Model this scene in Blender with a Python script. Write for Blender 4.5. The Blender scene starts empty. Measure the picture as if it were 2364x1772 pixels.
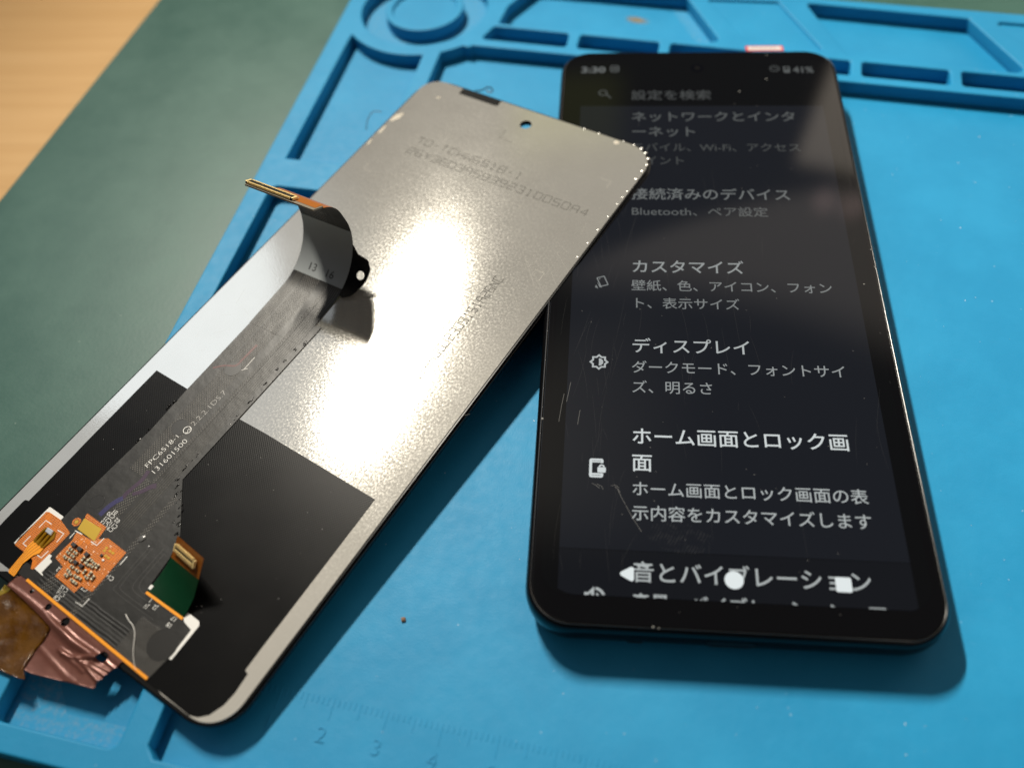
import bpy, bmesh, math, random
from mathutils import Matrix, Vector, noise

C = bpy.context.scene.collection
SC = bpy.context.scene
S = 0.001                      # everything below is written in millimetres

D = {'notch': [(-24.69, 82.57), (-24.49, 79.99), (-11.76, 80.06), (-11.91, 83.58)],
 'cam_hole': (-0.57, 77.35),
 'hole_r': [(-2.13, 76.61), (0.99, 78.1)],
 'film': [(-32.41, -31.11), (-22.97, -31.32), (-5.97, -31.44), (1.57, -31.38), (32.08, -32.01), (32.15, -67.23), (32.26, -71.39), (33.12, -71.62), (33.4, -75.32), (33.12, -77.99),
          (32.01, -80.66), (30.45, -82.07), (28.76, -82.62), (24.96, -82.55), (17.84, -82.34), (-17.85, -81.45), (-32.91, -81.32), (-33.32, -74.58), (-33.34, -69.62),
          (-33.19, -69.22), (-32.35, -69.0), (-32.34, -56.43), (-32.42, -52.6)],
 'white_patch': [(-27.08, -67.62), (-22.51, -67.67), (-22.46, -68.74), (-26.62, -68.79), (-27.15, -75.65), (-26.83, -77.14), (-27.27, -77.04)],
 'white_tab': [(-18.52, -74.89), (-17.8, -74.82), (-17.66, -75.5), (-16.7, -75.69), (-16.79, -78.38), (-16.05, -78.58), (-16.1, -78.78), (-18.73, -78.59)],
 'white_side': [(15.22, -68.98), (18.35, -69.11), (18.96, -69.73), (18.95, -77.22), (18.33, -77.28), (18.12, -71.12), (15.88, -70.74), (15.25, -70.2)],
 'flex': [(-21.62, -43.31), (-22.05, -31.27), (-22.16, -6.93), (-5.87, -3.06), (-6.11, -31.63), (-6.36, -48.69), (1.12, -56.79), (2.43, -58.27), (4.06, -62.8), (4.68, -68.48),
          (5.08, -69.94), (15.22, -70.12), (15.8, -70.81), (18.16, -71.12), (18.38, -77.28), (17.7, -82.01), (-18.31, -80.95), (-21.19, -81.05), (-22.8, -78.39), (-18.77, -78.6),
          (-18.48, -74.84), (-18.41, -69.49), (-22.45, -68.55), (-22.42, -67.68), (-22.47, -64.0), (-22.63, -61.2)],
 'patch_a': [(-26.17, -68.52), (-22.45, -68.48), (-18.32, -69.49), (-18.39, -74.84), (-18.74, -78.74), (-19.34, -79.09), (-20.55, -77.6), (-21.27, -77.44), (-23.71, -77.33),
             (-26.53, -77.31), (-26.74, -76.95), (-26.71, -68.83)],
 'tail': [(-23.79, -74.65), (-20.43, -74.72), (-20.31, -75.81), (-21.12, -76.87), (-21.63, -79.13), (-21.11, -81.24), (-20.97, -81.95), (-22.66, -81.91), (-23.08, -81.58),
          (-23.45, -77.4), (-23.92, -75.9)],
 'fold_block': [(-23.86, -71.34), (-20.97, -70.88), (-20.16, -72.08), (-20.52, -74.77), (-23.79, -74.65), (-23.91, -72.8)],
 'solder': [(-23.15, -71.02), (-21.32, -70.93), (-21.02, -72.07), (-22.84, -72.04)],
 'brackets_a': [[(-25.2, -72.05), (-25.15, -70.2), (-23.39, -70.16)], [(-21.17, -70.4), (-19.39, -70.28), (-19.22, -72.32)], [(-25.26, -74.25), (-25.32, -76.19), (-24.1, -76.2)],
                [(-20.67, -76.32), (-19.35, -76.32), (-19.23, -74.56)]],
 'patch_b': [(-17.18, -68.51), (-12.83, -68.27), (-12.18, -67.18), (-11.8, -67.26), (-10.36, -66.25), (-4.66, -66.47), (-4.48, -72.75), (-4.48, -75.86), (-5.7, -76.01),
             (-7.39, -76.12), (-7.51, -77.85), (-13.77, -77.47), (-13.89, -75.27), (-16.68, -74.81), (-16.87, -74.46), (-16.86, -72.59), (-16.68, -70.48), (-17.2, -69.0)],
 'copper_block': [(-17.46, -67.98), (-17.5, -66.91), (-18.75, -64.55), (-12.54, -64.7), (-12.09, -67.09), (-12.14, -67.18), (-12.62, -68.29)],
 'copper_pad': [(-18.22, -65.66), (-13.12, -65.46), (-12.33, -68.17), (-17.62, -68.12)],
 'ring_pad': (-19.08, -67.1),
 'bracket_b': [[(-17.83, -68.6), (-15.85, -68.42)], [(-12.98, -68.55), (-11.21, -68.53), (-11.1, -66.64)], [(-17.57, -70.36), (-17.59, -68.94)], [(-3.87, -69.0), (-3.87, -66.94)],
               [(-5.92, -79.0), (-4.0, -78.86), (-3.94, -77.08)]],
 'caps': [((-14.77, -73.62), 0), ((-13.35, -73.55), 0), ((-15.01, -72.66), 0), ((-13.59, -72.71), 0), ((-15.14, -71.86), 0), ((-13.63, -71.92), 0), ((-11.22, -72.03), 1),
          ((-10.11, -72.08), 1), ((-9.59, -72.35), 0), ((-8.43, -72.19), 0), ((-9.65, -71.35), 0), ((-8.39, -71.48), 0), ((-7.37, -71.63), 1), ((-11.86, -74.35), 0),
          ((-11.91, -75.29), 0), ((-10.3, -74.35), 0), ((-11.56, -76.22), 0), ((-11.11, -75.56), 0), ((-8.86, -73.75), 1), ((-9.66, -75.34), 0), ((-8.68, -75.21), 0),
          ((-9.6, -76.31), 0), ((-8.71, -76.3), 0), ((-7.52, -74.37), 0), ((-7.5, -73.46), 1), ((-6.39, -73.77), 1)],
 'chips': [(-15.26, -70.88), (-13.49, -70.91), (-11.28, -70.97), (-12.01, -73.35), (-10.39, -73.27)],
 'tiny_pads': [(-9.0, -67.87), (-8.92, -68.52), (-7.81, -68.0), (-6.99, -67.98), (-7.81, -69.15), (-6.99, -69.2)],
 'tiny_chip': [(-8.58, -69.53), (-7.55, -70.09)],
 'flex_text': [('FPC6518-1', (-15.7, -50.37), (-15.16, -41.48)), ('131601500', (-13.28, -50.62), (-12.66, -41.26)), ('2.2.2.1DS.7', (-14.22, -37.78), (-13.88, -27.66)),
               ('UL', (-14.34, -40.14), (-14.18, -38.48))],
 'silk': [('01', (-13.52, -61.37)), ('C20', (-13.81, -62.3)), ('C21', (-13.58, -63.42)), ('C13', (-13.57, -64.43)), ('02', (-11.69, -62.51)), ('C11', (-11.5, -63.66)),
          ('C9', (-11.54, -64.6)), ('J2', (8.89, -71.62)), ('J1', (7.26, -72.4)), ('17', (13.67, -71.29)), ('18', (13.79, -72.69)), ('1', (7.1, -71.07)), ('C14', (-3.72, -71.91)),
          ('C15', (-10.05, -78.34)), ('C16', (-9.87, -79.34)), ('C8', (-9.78, -80.39)), ('R2', (-14.03, -76.15)), ('C7', (-6.35, -76.17))],
 'plate_text': [('TD-TCHW6518-1', (-23.65, 59.68), (9.19, 59.87)), ('26Y3603AS9392310050A4', (-23.69, 55.2), (30.59, 56.14)), ('8-1 13', (18.11, 2.57), (18.66, 12.67)),
                ('114A0002309151A26NC', (21.71, -4.17), (22.54, 28.97))],
 'l_marks': [[(-30.26, 46.25), (-30.18, 43.76), (-27.48, 43.83)], [(27.41, 68.41), (30.37, 68.31), (30.35, 65.95)], [(28.67, 34.81), (31.19, 34.81), (31.24, 32.2)],
             [(-4.35, 73.11), (-4.18, 69.75), (-0.31, 69.91)]],
 'dimples': [(14.41, 82.73), (18.77, 82.78), (25.94, 82.9), (29.07, 82.92), (31.45, 82.39), (33.2, 81.37), (34.75, 79.8), (35.68, 77.66), (36.07, 75.13), (36.07, 71.9),
             (36.25, 67.22), (35.83, 64.76), (35.92, 62.21), (35.93, 57.47), (35.9, 52.51), (36.04, 47.72), (36.13, 42.74)],
 'residue': [(-34.02, 61.03), (-32.82, 62.32), (-34.51, 47.56), (23.34, 82.35), (-31.5, 74.06)],
 'circles': [((-16.18, -39.6), 2.0), ((-16.56, -22.09), 2.0), ((-17.09, -1.81), 1.9), ((-16.21, -7.5), 1.9), ((-18.81, -61.67), 1.6), ((15.44, -76.02), 3.0)],
 'purple': [[(-14.44, -50.85), (-14.07, -53.13), (-14.45, -55.63), (-14.66, -57.32), (-14.46, -58.25)], [(-10.28, -52.57), (-11.17, -53.43), (-12.12, -55.18), (-13.41, -56.61)],
            [(-14.46, -58.25), (-15.12, -59.31), (-15.7, -61.19), (-15.93, -63.54)]],
 'red_ink': [[(-16.1, -14.35), (-16.18, -16.29), (-16.3, -18.98), (-16.52, -21.14), (-18.97, -22.47), (-20.85, -24.22)]],
 'arrow': [[(-14.19, -17.28), (-14.14, -21.14)], [(-13.51, -20.43), (-14.51, -21.53)]],
 'wire': [(4.84, -75.52), (6.44, -76.06), (7.88, -76.36), (9.4, -77.25), (10.7, -78.73), (12.23, -80.36), (14.09, -81.75), (14.64, -81.89)],
 'gold_edge': [[(-18.31, -80.95), (17.52, -81.98)]],
 'fpc_glue': [(-7.45, -48.54), (-6.36, -50.03), (-5.01, -51.19), (-3.6, -52.79), (-2.26, -53.56), (-1.01, -55.38), (0.26, -56.65), (1.57, -57.87), (-6.39, -8.43), (-7.02, -11.03),
              (-7.24, -14.5), (-7.24, -18.17), (-7.23, -21.79), (-6.85, -26.54), (-6.75, -32.03), (-7.71, -43.25), (-7.88, -45.95), (-22.43, -36.85), (-21.93, -43.17),
              (-22.05, -46.62), (-22.13, -34.92)],
 'glue_blob': [(-4.03, -62.64), (-1.57, -63.31)],
 'side_base': [(5.1, -70.09), (15.28, -70.24)],
 'side_tab': (5.14, -69.11),
 'foil': [(-21.03, -83.31), (-20.17, -82.07), (-18.52, -81.48), (-16.12, -81.89), (-9.94, -82.02), (-5.2, -82.21), (-0.55, -82.39), (6.02, -82.86), (8.44, -82.74), (11.15, -82.93),
          (10.76, -83.73), (10.28, -84.82), (10.16, -85.86), (9.71, -87.17), (9.53, -87.76), (10.14, -88.5), (7.4, -89.43), (4.38, -90.52), (-2.6, -92.92), (-4.46, -93.22),
          (-5.94, -94.75), (-9.54, -95.51), (-12.82, -96.55), (-19.05, -92.63), (-21.16, -86.28)],
 'foil_holes': [((-15.52, -81.81), 0.45), ((-9.98, -82.19), 0.65), ((-4.62, -82.48), 0.85), ((7.03, -83.29), 0.95), ((10.56, -87.93), 0.8)],
 'foil_crease': [([(-20.63, -83.44), (-17.0, -83.31), (-10.16, -83.39), (-6.23, -84.03), (-0.26, -84.58), (5.87, -84.27)], 0.9, 0.9),
                 ([(-1.35, -87.07), (1.49, -86.88), (3.41, -85.9), (6.61, -84.16)], 0.5, 0.4), ([(3.12, -86.4), (6.45, -86.7), (9.71, -87.17)], 0.55, 0.35),
                 ([(4.72, -86.11), (7.73, -85.94), (10.11, -85.81)], 0.5, 0.3), ([(5.75, -85.5), (8.78, -84.99), (10.15, -84.9)], 0.45, 0.3),
                 ([(-0.38, -87.33), (3.88, -87.26), (5.78, -87.43)], 0.3, 0.4), ([(7.49, -83.8), (10.67, -84.02)], 0.4, 0.3),
                 ([(-5.09, -88.8), (3.51, -89.76), (5.54, -89.66)], 0.15, 0.5)],
 'kapton': [(-21.48, -83.89), (-19.59, -83.87), (-15.73, -84.13), (-9.88, -84.57), (-6.2, -84.99), (-5.51, -87.48), (-5.45, -89.78), (-4.47, -93.0), (-2.37, -94.18),
            (-3.51, -94.7), (-8.89, -95.8), (-11.98, -96.98), (-18.93, -92.68), (-20.77, -86.37)],
 'kapton_tip': [(-21.58, -83.97), (-19.35, -83.94), (-20.59, -86.28), (-21.25, -85.95)],
 'fold': [1.614, -22.269, -8.712, 13.217, 1.808, 11.121, 14.826, 0.001, 7.282, 15.936, 30.848],
 'lab_s': (15.94, 30.85),
 'cam': {'loc': [-25.767, -141.721, 162.976], 'R': [[0.99515, 0.076329, -0.062049], [0.025714, -0.810711, -0.584881], [-0.094947, 0.580449, -0.808742]], 'f': 2040.522},
 'phone': {'half': (36.88, 83.56), 'R': [[0.999997, 0.0, 0.00251], [4.9e-05, 0.999807, -0.01964], [-0.00251, 0.01964, 0.999804]], 't': [0.0, 0.0, 10.341]},
 'mod': {'R': [[0.880391, 0.472815, -0.036835], [-0.473901, 0.88006, -0.030209], [0.018134, 0.044052, 0.998865]], 't': [-82.411, -16.348, 8.697]},
 'wood_line': [(-197.2, 36.79), (-182.36, 139.04)],
 'crumbs': [(-61.53, -81.28)],
 'specks': [(-0.03, 23.05), (-7.18, 20.64), (68.86, 13.91), (51.36, 13.88), (-64.95, -92.29), (-48.32, -102.82), (-22.42, -99.78), (-0.6, -87.05), (39.56, -93.84), (29.18, -95.19),
            (-30.32, -93.45)],
 'stain': [(-18.37, 121.67), (-15.9, 119.42), (-13.18, 117.43)],
 'hair1': [(-61.63, 67.35), (-60.0, 67.6), (-59.07, 68.39), (-58.48, 69.19), (-57.48, 69.18), (-56.72, 68.1), (-57.15, 67.31), (-58.0, 67.58), (-58.6, 68.65)],
 'hair2': [(-87.75, 61.57), (-89.85, 62.23), (-91.05, 60.92), (-91.45, 58.33), (-91.13, 54.92)],
 'sticker': [(14.08, 85.06), (23.83, 84.89), (23.69, 87.9), (13.83, 87.51)]}


# ------------------------------------------------------------------ camera
cam = bpy.data.cameras.new('camera')
cam_o = bpy.data.objects.new('camera', cam)
C.objects.link(cam_o)
_R = D['cam']['R']
cam_o.matrix_world = Matrix(((_R[0][0], -_R[1][0], -_R[2][0], D['cam']['loc'][0] * S),
                             (_R[0][1], -_R[1][1], -_R[2][1], D['cam']['loc'][1] * S),
                             (_R[0][2], -_R[1][2], -_R[2][2], D['cam']['loc'][2] * S),
                             (0, 0, 0, 1)))
cam.sensor_width = 36
cam.sensor_fit = 'HORIZONTAL'
cam.lens = D['cam']['f'] / 2364 * 36
cam.clip_start = 0.005
cam.clip_end = 20
cam.dof.use_dof = True
cam.dof.focus_distance = 0.190
cam.dof.aperture_fstop = cam.lens / 3.6      # a 3.6 mm wide entrance pupil
SC.camera = cam_o

# ------------------------------------------------------------------ room light
world = bpy.data.worlds.new('World')
SC.world = world
world.use_nodes = True
wt = world.node_tree
wt.nodes.clear()

# ------------------------------------------------------------------ lamps
def area(name, loc, target, size, power, col, size_y=None, along=None):
    l = bpy.data.lights.new(name, 'AREA')
    l.shape = 'RECTANGLE' if size_y else 'DISK'
    l.size = size * S
    if size_y: l.size_y = size_y * S
    l.energy = power
    l.color = col
    o = bpy.data.objects.new(name, l)
    C.objects.link(o)
    zv = (Vector(loc) - Vector(target)).normalized()
    yv = Vector(along or (0, 1, 0.01)); yv = (yv - zv * yv.dot(zv)).normalized()
    xv = yv.cross(zv)
    M_ = Matrix((xv, yv, zv)).transposed().to_4x4()
    M_.translation = Vector(loc) * S
    o.matrix_world = M_
    return o
# the long head of a desk lamp behind and to the left, and a weaker cool lamp further left
lamp = area('desk_lamp', (-300, 428, 650), (110, -40, 0), 18, 1.72, (1.0, 0.93, 0.80), 165, (50, 254, 0))
lamp.data.spread = math.radians(62)
area('cool_lamp', (-470, 350, 440), (-60, 0, 0), 240, 0.12, (0.80, 0.90, 1.0))

SC.view_settings.view_transform = 'Standard'
SC.view_settings.look = 'None'
SC.view_settings.gamma = 1
SC.view_settings.exposure = 0
SC.view_settings.use_curve_mapping = False

# ------------------------------------------------------------------ node helpers
def lin(r, g, b):
    f = lambda c: ((c / 255) / 12.92) if c / 255 <= 0.04045 else (((c / 255) + 0.055) / 1.055) ** 2.4
    return (f(r), f(g), f(b), 1)

class NT:
    def __init__(self, tree): self.t = tree
    def n(self, kind, ins=None, **props):
        x = self.t.nodes.new(kind)
        for k, v in props.items(): setattr(x, k, v)
        for k, v in (ins or {}).items():
            if isinstance(v, bpy.types.NodeSocket): self.t.links.new(v, x.inputs[k])
            else: x.inputs[k].default_value = v
        return x
    def m(self, op, a, b=None, c=None):
        ins = {0: a}
        if b is not None: ins[1] = b
        if c is not None: ins[2] = c
        return self.n('ShaderNodeMath', ins, operation=op).outputs[0]
    def step(self, x, lo, hi):
        r = self.n('ShaderNodeMapRange', {0: x, 1: lo, 2: hi, 3: 0.0, 4: 1.0}, interpolation_type='SMOOTHSTEP')
        return r.outputs[0]
    def band(self, x, lo, hi, e):
        return self.m('MULTIPLY', self.step(x, lo - e, lo + e), self.m('SUBTRACT', 1.0, self.step(x, hi - e, hi + e)))
    def mix(self, f, a, b):
        x = self.t.nodes.new('ShaderNodeMix'); x.data_type = 'RGBA'
        for i, v in ((0, f), (6, a), (7, b)):
            if isinstance(v, bpy.types.NodeSocket): self.t.links.new(v, x.inputs[i])
            else: x.inputs[i].default_value = v
        return x.outputs[2]
    def noise(self, vec, scale, detail=3, rough=0.5):
        return self.n('ShaderNodeTexNoise', {'Vector': vec, 'Scale': scale, 'Detail': detail, 'Roughness': rough}).outputs[0]
    def coords(self, which='Object', scale=(1000, 1000, 1000), rot=(0, 0, 0)):
        tc = self.t.nodes.new('ShaderNodeTexCoord')
        return self.n('ShaderNodeMapping', {'Vector': tc.outputs[which], 'Scale': scale, 'Rotation': rot}).outputs[0]
    def bump(self, h, strength, dist=0.0001, normal=None):
        ins = {'Height': h, 'Strength': strength, 'Distance': dist}
        if normal is not None: ins['Normal'] = normal
        return self.n('ShaderNodeBump', ins).outputs[0]

MATS = {}
def mat(name, col=(0.5, 0.5, 0.5, 1), rough=0.5, metal=0.0, spec=0.5, fn=None, **ins):
    m = bpy.data.materials.new(name)
    m.use_nodes = True
    b = m.node_tree.nodes['Principled BSDF']
    b.inputs['Base Color'].default_value = col
    b.inputs['Roughness'].default_value = rough
    b.inputs['Metallic'].default_value = metal
    b.inputs['Specular IOR Level'].default_value = spec
    for k, v in ins.items(): b.inputs[k.replace('_', ' ')].default_value = v
    if fn: fn(NT(m.node_tree), b)
    MATS[name] = m
    return m
def put(nt, sock, node, name): nt.t.links.new(sock, node.inputs[name])

# the room around: a dim interior with a lighter wall to the right rear, seen only in reflections
w = NT(wt)
wc = wt.nodes.new('ShaderNodeTexCoord')
sx = w.n('ShaderNodeSeparateXYZ', {0: wc.outputs['Generated']})
X, Y, Z = sx.outputs
wob = w.m('MULTIPLY', w.m('SUBTRACT', w.noise(wc.outputs['Generated'], 5, 2), 0.5), 0.10)
Xw = w.m('ADD', X, wob); Zw = w.m('ADD', Z, wob)
def inv_(x): return w.m('SUBTRACT', 1.0, x)
# far wall and ceiling
wcol = w.mix(w.step(Z, 0.0, 0.5), (0.04, 0.035, 0.03, 1), (0.045, 0.048, 0.055, 1))
ceil = w.m('MULTIPLY', inv_(w.step(Xw, -0.12, 0.16)), w.step(Zw, 0.76, 0.84))
wcol = w.mix(ceil, wcol, (0.42, 0.39, 0.34, 1))
shelf = w.m('MULTIPLY', w.step(w.m('ADD', Z, w.m('MULTIPLY', X, 0.31)), 0.740, 0.756), inv_(w.step(Z, 0.74, 0.785)))
shelf = w.m('MULTIPLY', shelf, w.step(X, -0.08, 0.0))
wcol = w.mix(shelf, wcol, (0.66, 0.59, 0.52, 1))
wall = w.m('MULTIPLY', w.step(w.m('ADD', X, w.m('MULTIPLY', w.m('SUBTRACT', Z, 0.596), 0.35)), 0.220, 0.234), inv_(w.step(Z, 0.652, 0.666)))
wall = w.m('MULTIPLY', wall, w.step(Z, 0.2, 0.4))
wcol = w.mix(wall, wcol, (1.5, 1.30, 1.08, 1))
for dx, dy, dz in ((0.236, 0.690, 0.683), (0.262, 0.682, 0.682)):
    k_ = w.n('ShaderNodeVectorMath', {0: wc.outputs['Generated'], 1: Vector((dx, dy, dz)).normalized()}, operation='DOT_PRODUCT').outputs['Value']
    wcol = w.mix(w.step(k_, 0.99990, 0.99997), wcol, (1.5, 1.15, 1.05, 1))
plant = w.m('MULTIPLY', w.band(X, -0.14, 0.02, 0.02), w.band(Z, 0.605, 0.668, 0.012))
wcol = w.mix(plant, wcol, (0.19, 0.20, 0.08, 1))
# whoever takes the picture, dark against the ceiling
who = w.m('MULTIPLY', w.step(X, -0.16, -0.04), inv_(w.step(Y, 0.36, 0.46)))
wcol = w.mix(w.m('MULTIPLY', who, w.step(Z, 0.3, 0.6)), wcol, (0.045, 0.045, 0.05, 1))
# a pale cool surface to the left rear
cd_ = w.n('ShaderNodeVectorMath', {0: wc.outputs['Generated'], 1: (-0.555, 0.50, 0.665)}, operation='DOT_PRODUCT').outputs['Value']
wcol = w.mix(w.step(cd_, 0.945, 0.995), wcol, (0.40, 0.44, 0.49, 1))

bg = w.n('ShaderNodeBackground', {'Color': wcol, 'Strength': 1.0})
out = w.n('ShaderNodeOutputWorld', {'Surface': bg.outputs[0]})

# ------------------------------------------------------------------ materials
def f_blue(nt, b):
    co = nt.coords()
    big = nt.noise(co, 0.035, 4, 0.6)
    mid = nt.noise(co, 0.4, 3)
    c = nt.mix(nt.step(big, 0.35, 0.7), BLUE_A, BLUE_B)
    spk = nt.n('ShaderNodeTexVoronoi', {'Vector': co, 'Scale': 0.22}).outputs['Distance']
    sc_ = nt.step(nt.noise(nt.coords(scale=(260, 900, 600), rot=(0, 0, 0.5)), 0.8, 5, 0.75), 0.60, 0.80)
    c = nt.mix(nt.m('MULTIPLY', sc_, 0.09), c, (0.22, 0.40, 0.52, 1))
    dust = nt.m('MULTIPLY', nt.m('SUBTRACT', 1.0, nt.step(spk, 0.03, 0.06)), nt.step(nt.noise(co, 0.05), 0.45, 0.6))
    c = nt.mix(nt.m('MULTIPLY', dust, 0.35), c, (0.5, 0.62, 0.68, 1))
    put(nt, c, b, 'Base Color')
    put(nt, nt.m('ADD', 0.42, nt.m('MULTIPLY', mid, 0.22)), b, 'Roughness')
    h = nt.m('ADD', nt.noise(co, 2.6, 4, 0.7), nt.m('MULTIPLY', nt.noise(co, 0.3, 3), 1.6))
    put(nt, nt.bump(h, 0.5, 0.00009), b, 'Normal')
BLUE_A = (0.010, 0.212, 0.415, 1); BLUE_B = (0.015, 0.242, 0.460, 1)
mat('blue_silicone', spec=0.26, fn=f_blue)
def f_dirtyblue(nt, b):
    co = nt.coords()
    n1 = nt.noise(co, 0.9, 5, 0.7)
    put(nt, nt.mix(nt.m('MULTIPLY', nt.step(n1, 0.40, 0.75), 0.45), BLUE_B, (0.20, 0.27, 0.33, 1)), b, 'Base Color')
mat('dusty_blue_silicone', rough=0.6, spec=0.3, fn=f_dirtyblue)

def f_green(nt, b):
    co = nt.coords()
    n1 = nt.noise(co, 0.045, 6, 0.72); n2 = nt.noise(co, 0.012, 2)
    c = nt.mix(nt.step(n1, 0.3, 0.75), (0.017, 0.080, 0.062, 1), (0.033, 0.106, 0.084, 1))
    sp = nt.n('ShaderNodeTexVoronoi', {'Vector': co, 'Scale': 0.12}).outputs['Distance']
    c = nt.mix(nt.m('MULTIPLY', nt.m('SUBTRACT', 1.0, nt.step(sp, 0.012, 0.03)), 0.5), c, (0.3, 0.36, 0.33, 1))
    put(nt, c, b, 'Base Color')
    put(nt, nt.m('ADD', 0.36, nt.m('MULTIPLY', n1, 0.16)), b, 'Roughness')
    put(nt, nt.bump(nt.m('ADD', nt.noise(co, 1.2, 4), nt.m('MULTIPLY', nt.noise(co, 0.06, 5, 0.6), 2.0)), 0.2, 0.0001), b, 'Normal')
mat('green_mat', spec=0.42, fn=f_green)

def f_wood(nt, b):
    co = nt.coords(scale=(7, 150, 60), rot=(0, 0, math.radians(-6)))
    g = nt.noise(co, 1.0, 6, 0.6)
    co2 = nt.coords(scale=(30, 900, 300), rot=(0, 0, math.radians(-6)))
    fine = nt.noise(co2, 1.0, 4, 0.7)
    c = nt.mix(nt.step(g, 0.3, 0.72), lin(206, 166, 112), lin(196, 154, 98))
    c = nt.mix(nt.m('MULTIPLY', nt.step(fine, 0.5, 0.8), 0.35), c, lin(176, 135, 84))
    kn = nt.n('ShaderNodeTexVoronoi', {'Vector': nt.coords(scale=(14, 30, 20)), 'Scale': 1.0}).outputs['Distance']
    c = nt.mix(nt.m('MULTIPLY', nt.m('SUBTRACT', 1.0, nt.step(kn, 0.02, 0.07)), 0.55), c, lin(84, 56, 30))
    put(nt, c, b, 'Base Color')
    put(nt, nt.bump(fine, 0.15, 0.0002), b, 'Normal')
mat('pale_wood', rough=0.45, spec=0.35, fn=f_wood)

def f_plate(nt, b):
    co = nt.coords(scale=(1000, 1000, 1000))
    st = nt.coords(scale=(900, 5200, 1000))
    st2 = nt.coords(scale=(2100, 1700, 1000))
    grain = nt.noise(st, 1.0, 3, 0.6)
    fine = nt.noise(st2, 1.0, 2, 0.7)
    blotch = nt.noise(co, 0.11, 4, 0.6)
    c = nt.mix(blotch, (0.68, 0.66, 0.61, 1), (0.75, 0.73, 0.68, 1))
    put(nt, c, b, 'Base Color')
    r = nt.m('ADD', 0.075, nt.m('MULTIPLY', nt.m('SUBTRACT', fine, 0.5), 0.16))
    put(nt, nt.m('ADD', r, nt.m('MULTIPLY', nt.m('SUBTRACT', blotch, 0.5), 0.02)), b, 'Roughness')
    h = nt.m('ADD', nt.m('MULTIPLY', grain, 0.9), fine)
    slow = nt.bump(nt.noise(co, 0.05, 2), 0.10, 0.0001)
    put(nt, nt.bump(h, 0.24, 0.00002, slow), b, 'Normal')
    tg = nt.n('ShaderNodeTangent', direction_type='UV_MAP', uv_map='grain')
    nt.t.links.new(tg.outputs[0], b.inputs['Tangent'])
def trans(name, col, alpha, rough=0.4):
    return mat(name, col, rough, Alpha=alpha)
mat('brushed_plate', metal=0.74, Anisotropic=0.6, fn=f_plate)
mat('plate_edge', (0.6, 0.59, 0.57, 1), 0.3, 1.0)
mat('etched_grey', (0.095, 0.092, 0.086, 1), 0.8, spec=0.15)
mat('etched_light', (0.75, 0.73, 0.68, 1), 0.45, 0.8)
trans('hairline', (0.55, 0.53, 0.48, 1), 0.35, 0.5)
mat('dent_metal', (0.62, 0.61, 0.58, 1), 0.38, 1.0)
mat('glue_residue', (0.42, 0.38, 0.31, 1), 0.6)

def f_film(nt, b):
    a = nt.coords(scale=(1000, 1000, 1000), rot=(0, 0, math.radians(38)))
    wv = nt.n('ShaderNodeTexWave', {'Vector': a, 'Scale': 0.62, 'Distortion': 0.6, 'Detail': 1.0}, wave_type='BANDS', bands_direction='X').outputs[1]
    a2 = nt.coords(scale=(1000, 1000, 1000), rot=(0, 0, math.radians(-50)))
    wv2 = nt.n('ShaderNodeTexWave', {'Vector': a2, 'Scale': 0.75, 'Distortion': 0.6, 'Detail': 1.0}, wave_type='BANDS', bands_direction='X').outputs[1]
    co = nt.coords()
    sp = nt.n('ShaderNodeTexVoronoi', {'Vector': co, 'Scale': 0.30}).outputs['Distance']
    c = nt.mix(nt.m('SUBTRACT', 1.0, nt.step(sp, 0.03, 0.05)), (0.0032, 0.0032, 0.0035, 1), (0.03, 0.03, 0.03, 1))
    put(nt, c, b, 'Base Color')
    put(nt, nt.m('ADD', 0.24, nt.m('MULTIPLY', nt.noise(co, 0.08, 3), 0.12)), b, 'Roughness')
    put(nt, nt.bump(nt.m('ADD', wv, nt.m('MULTIPLY', wv2, 0.5)), 0.35, 0.00002), b, 'Normal')
mat('black_foil', spec=0.09, fn=f_film)

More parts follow.
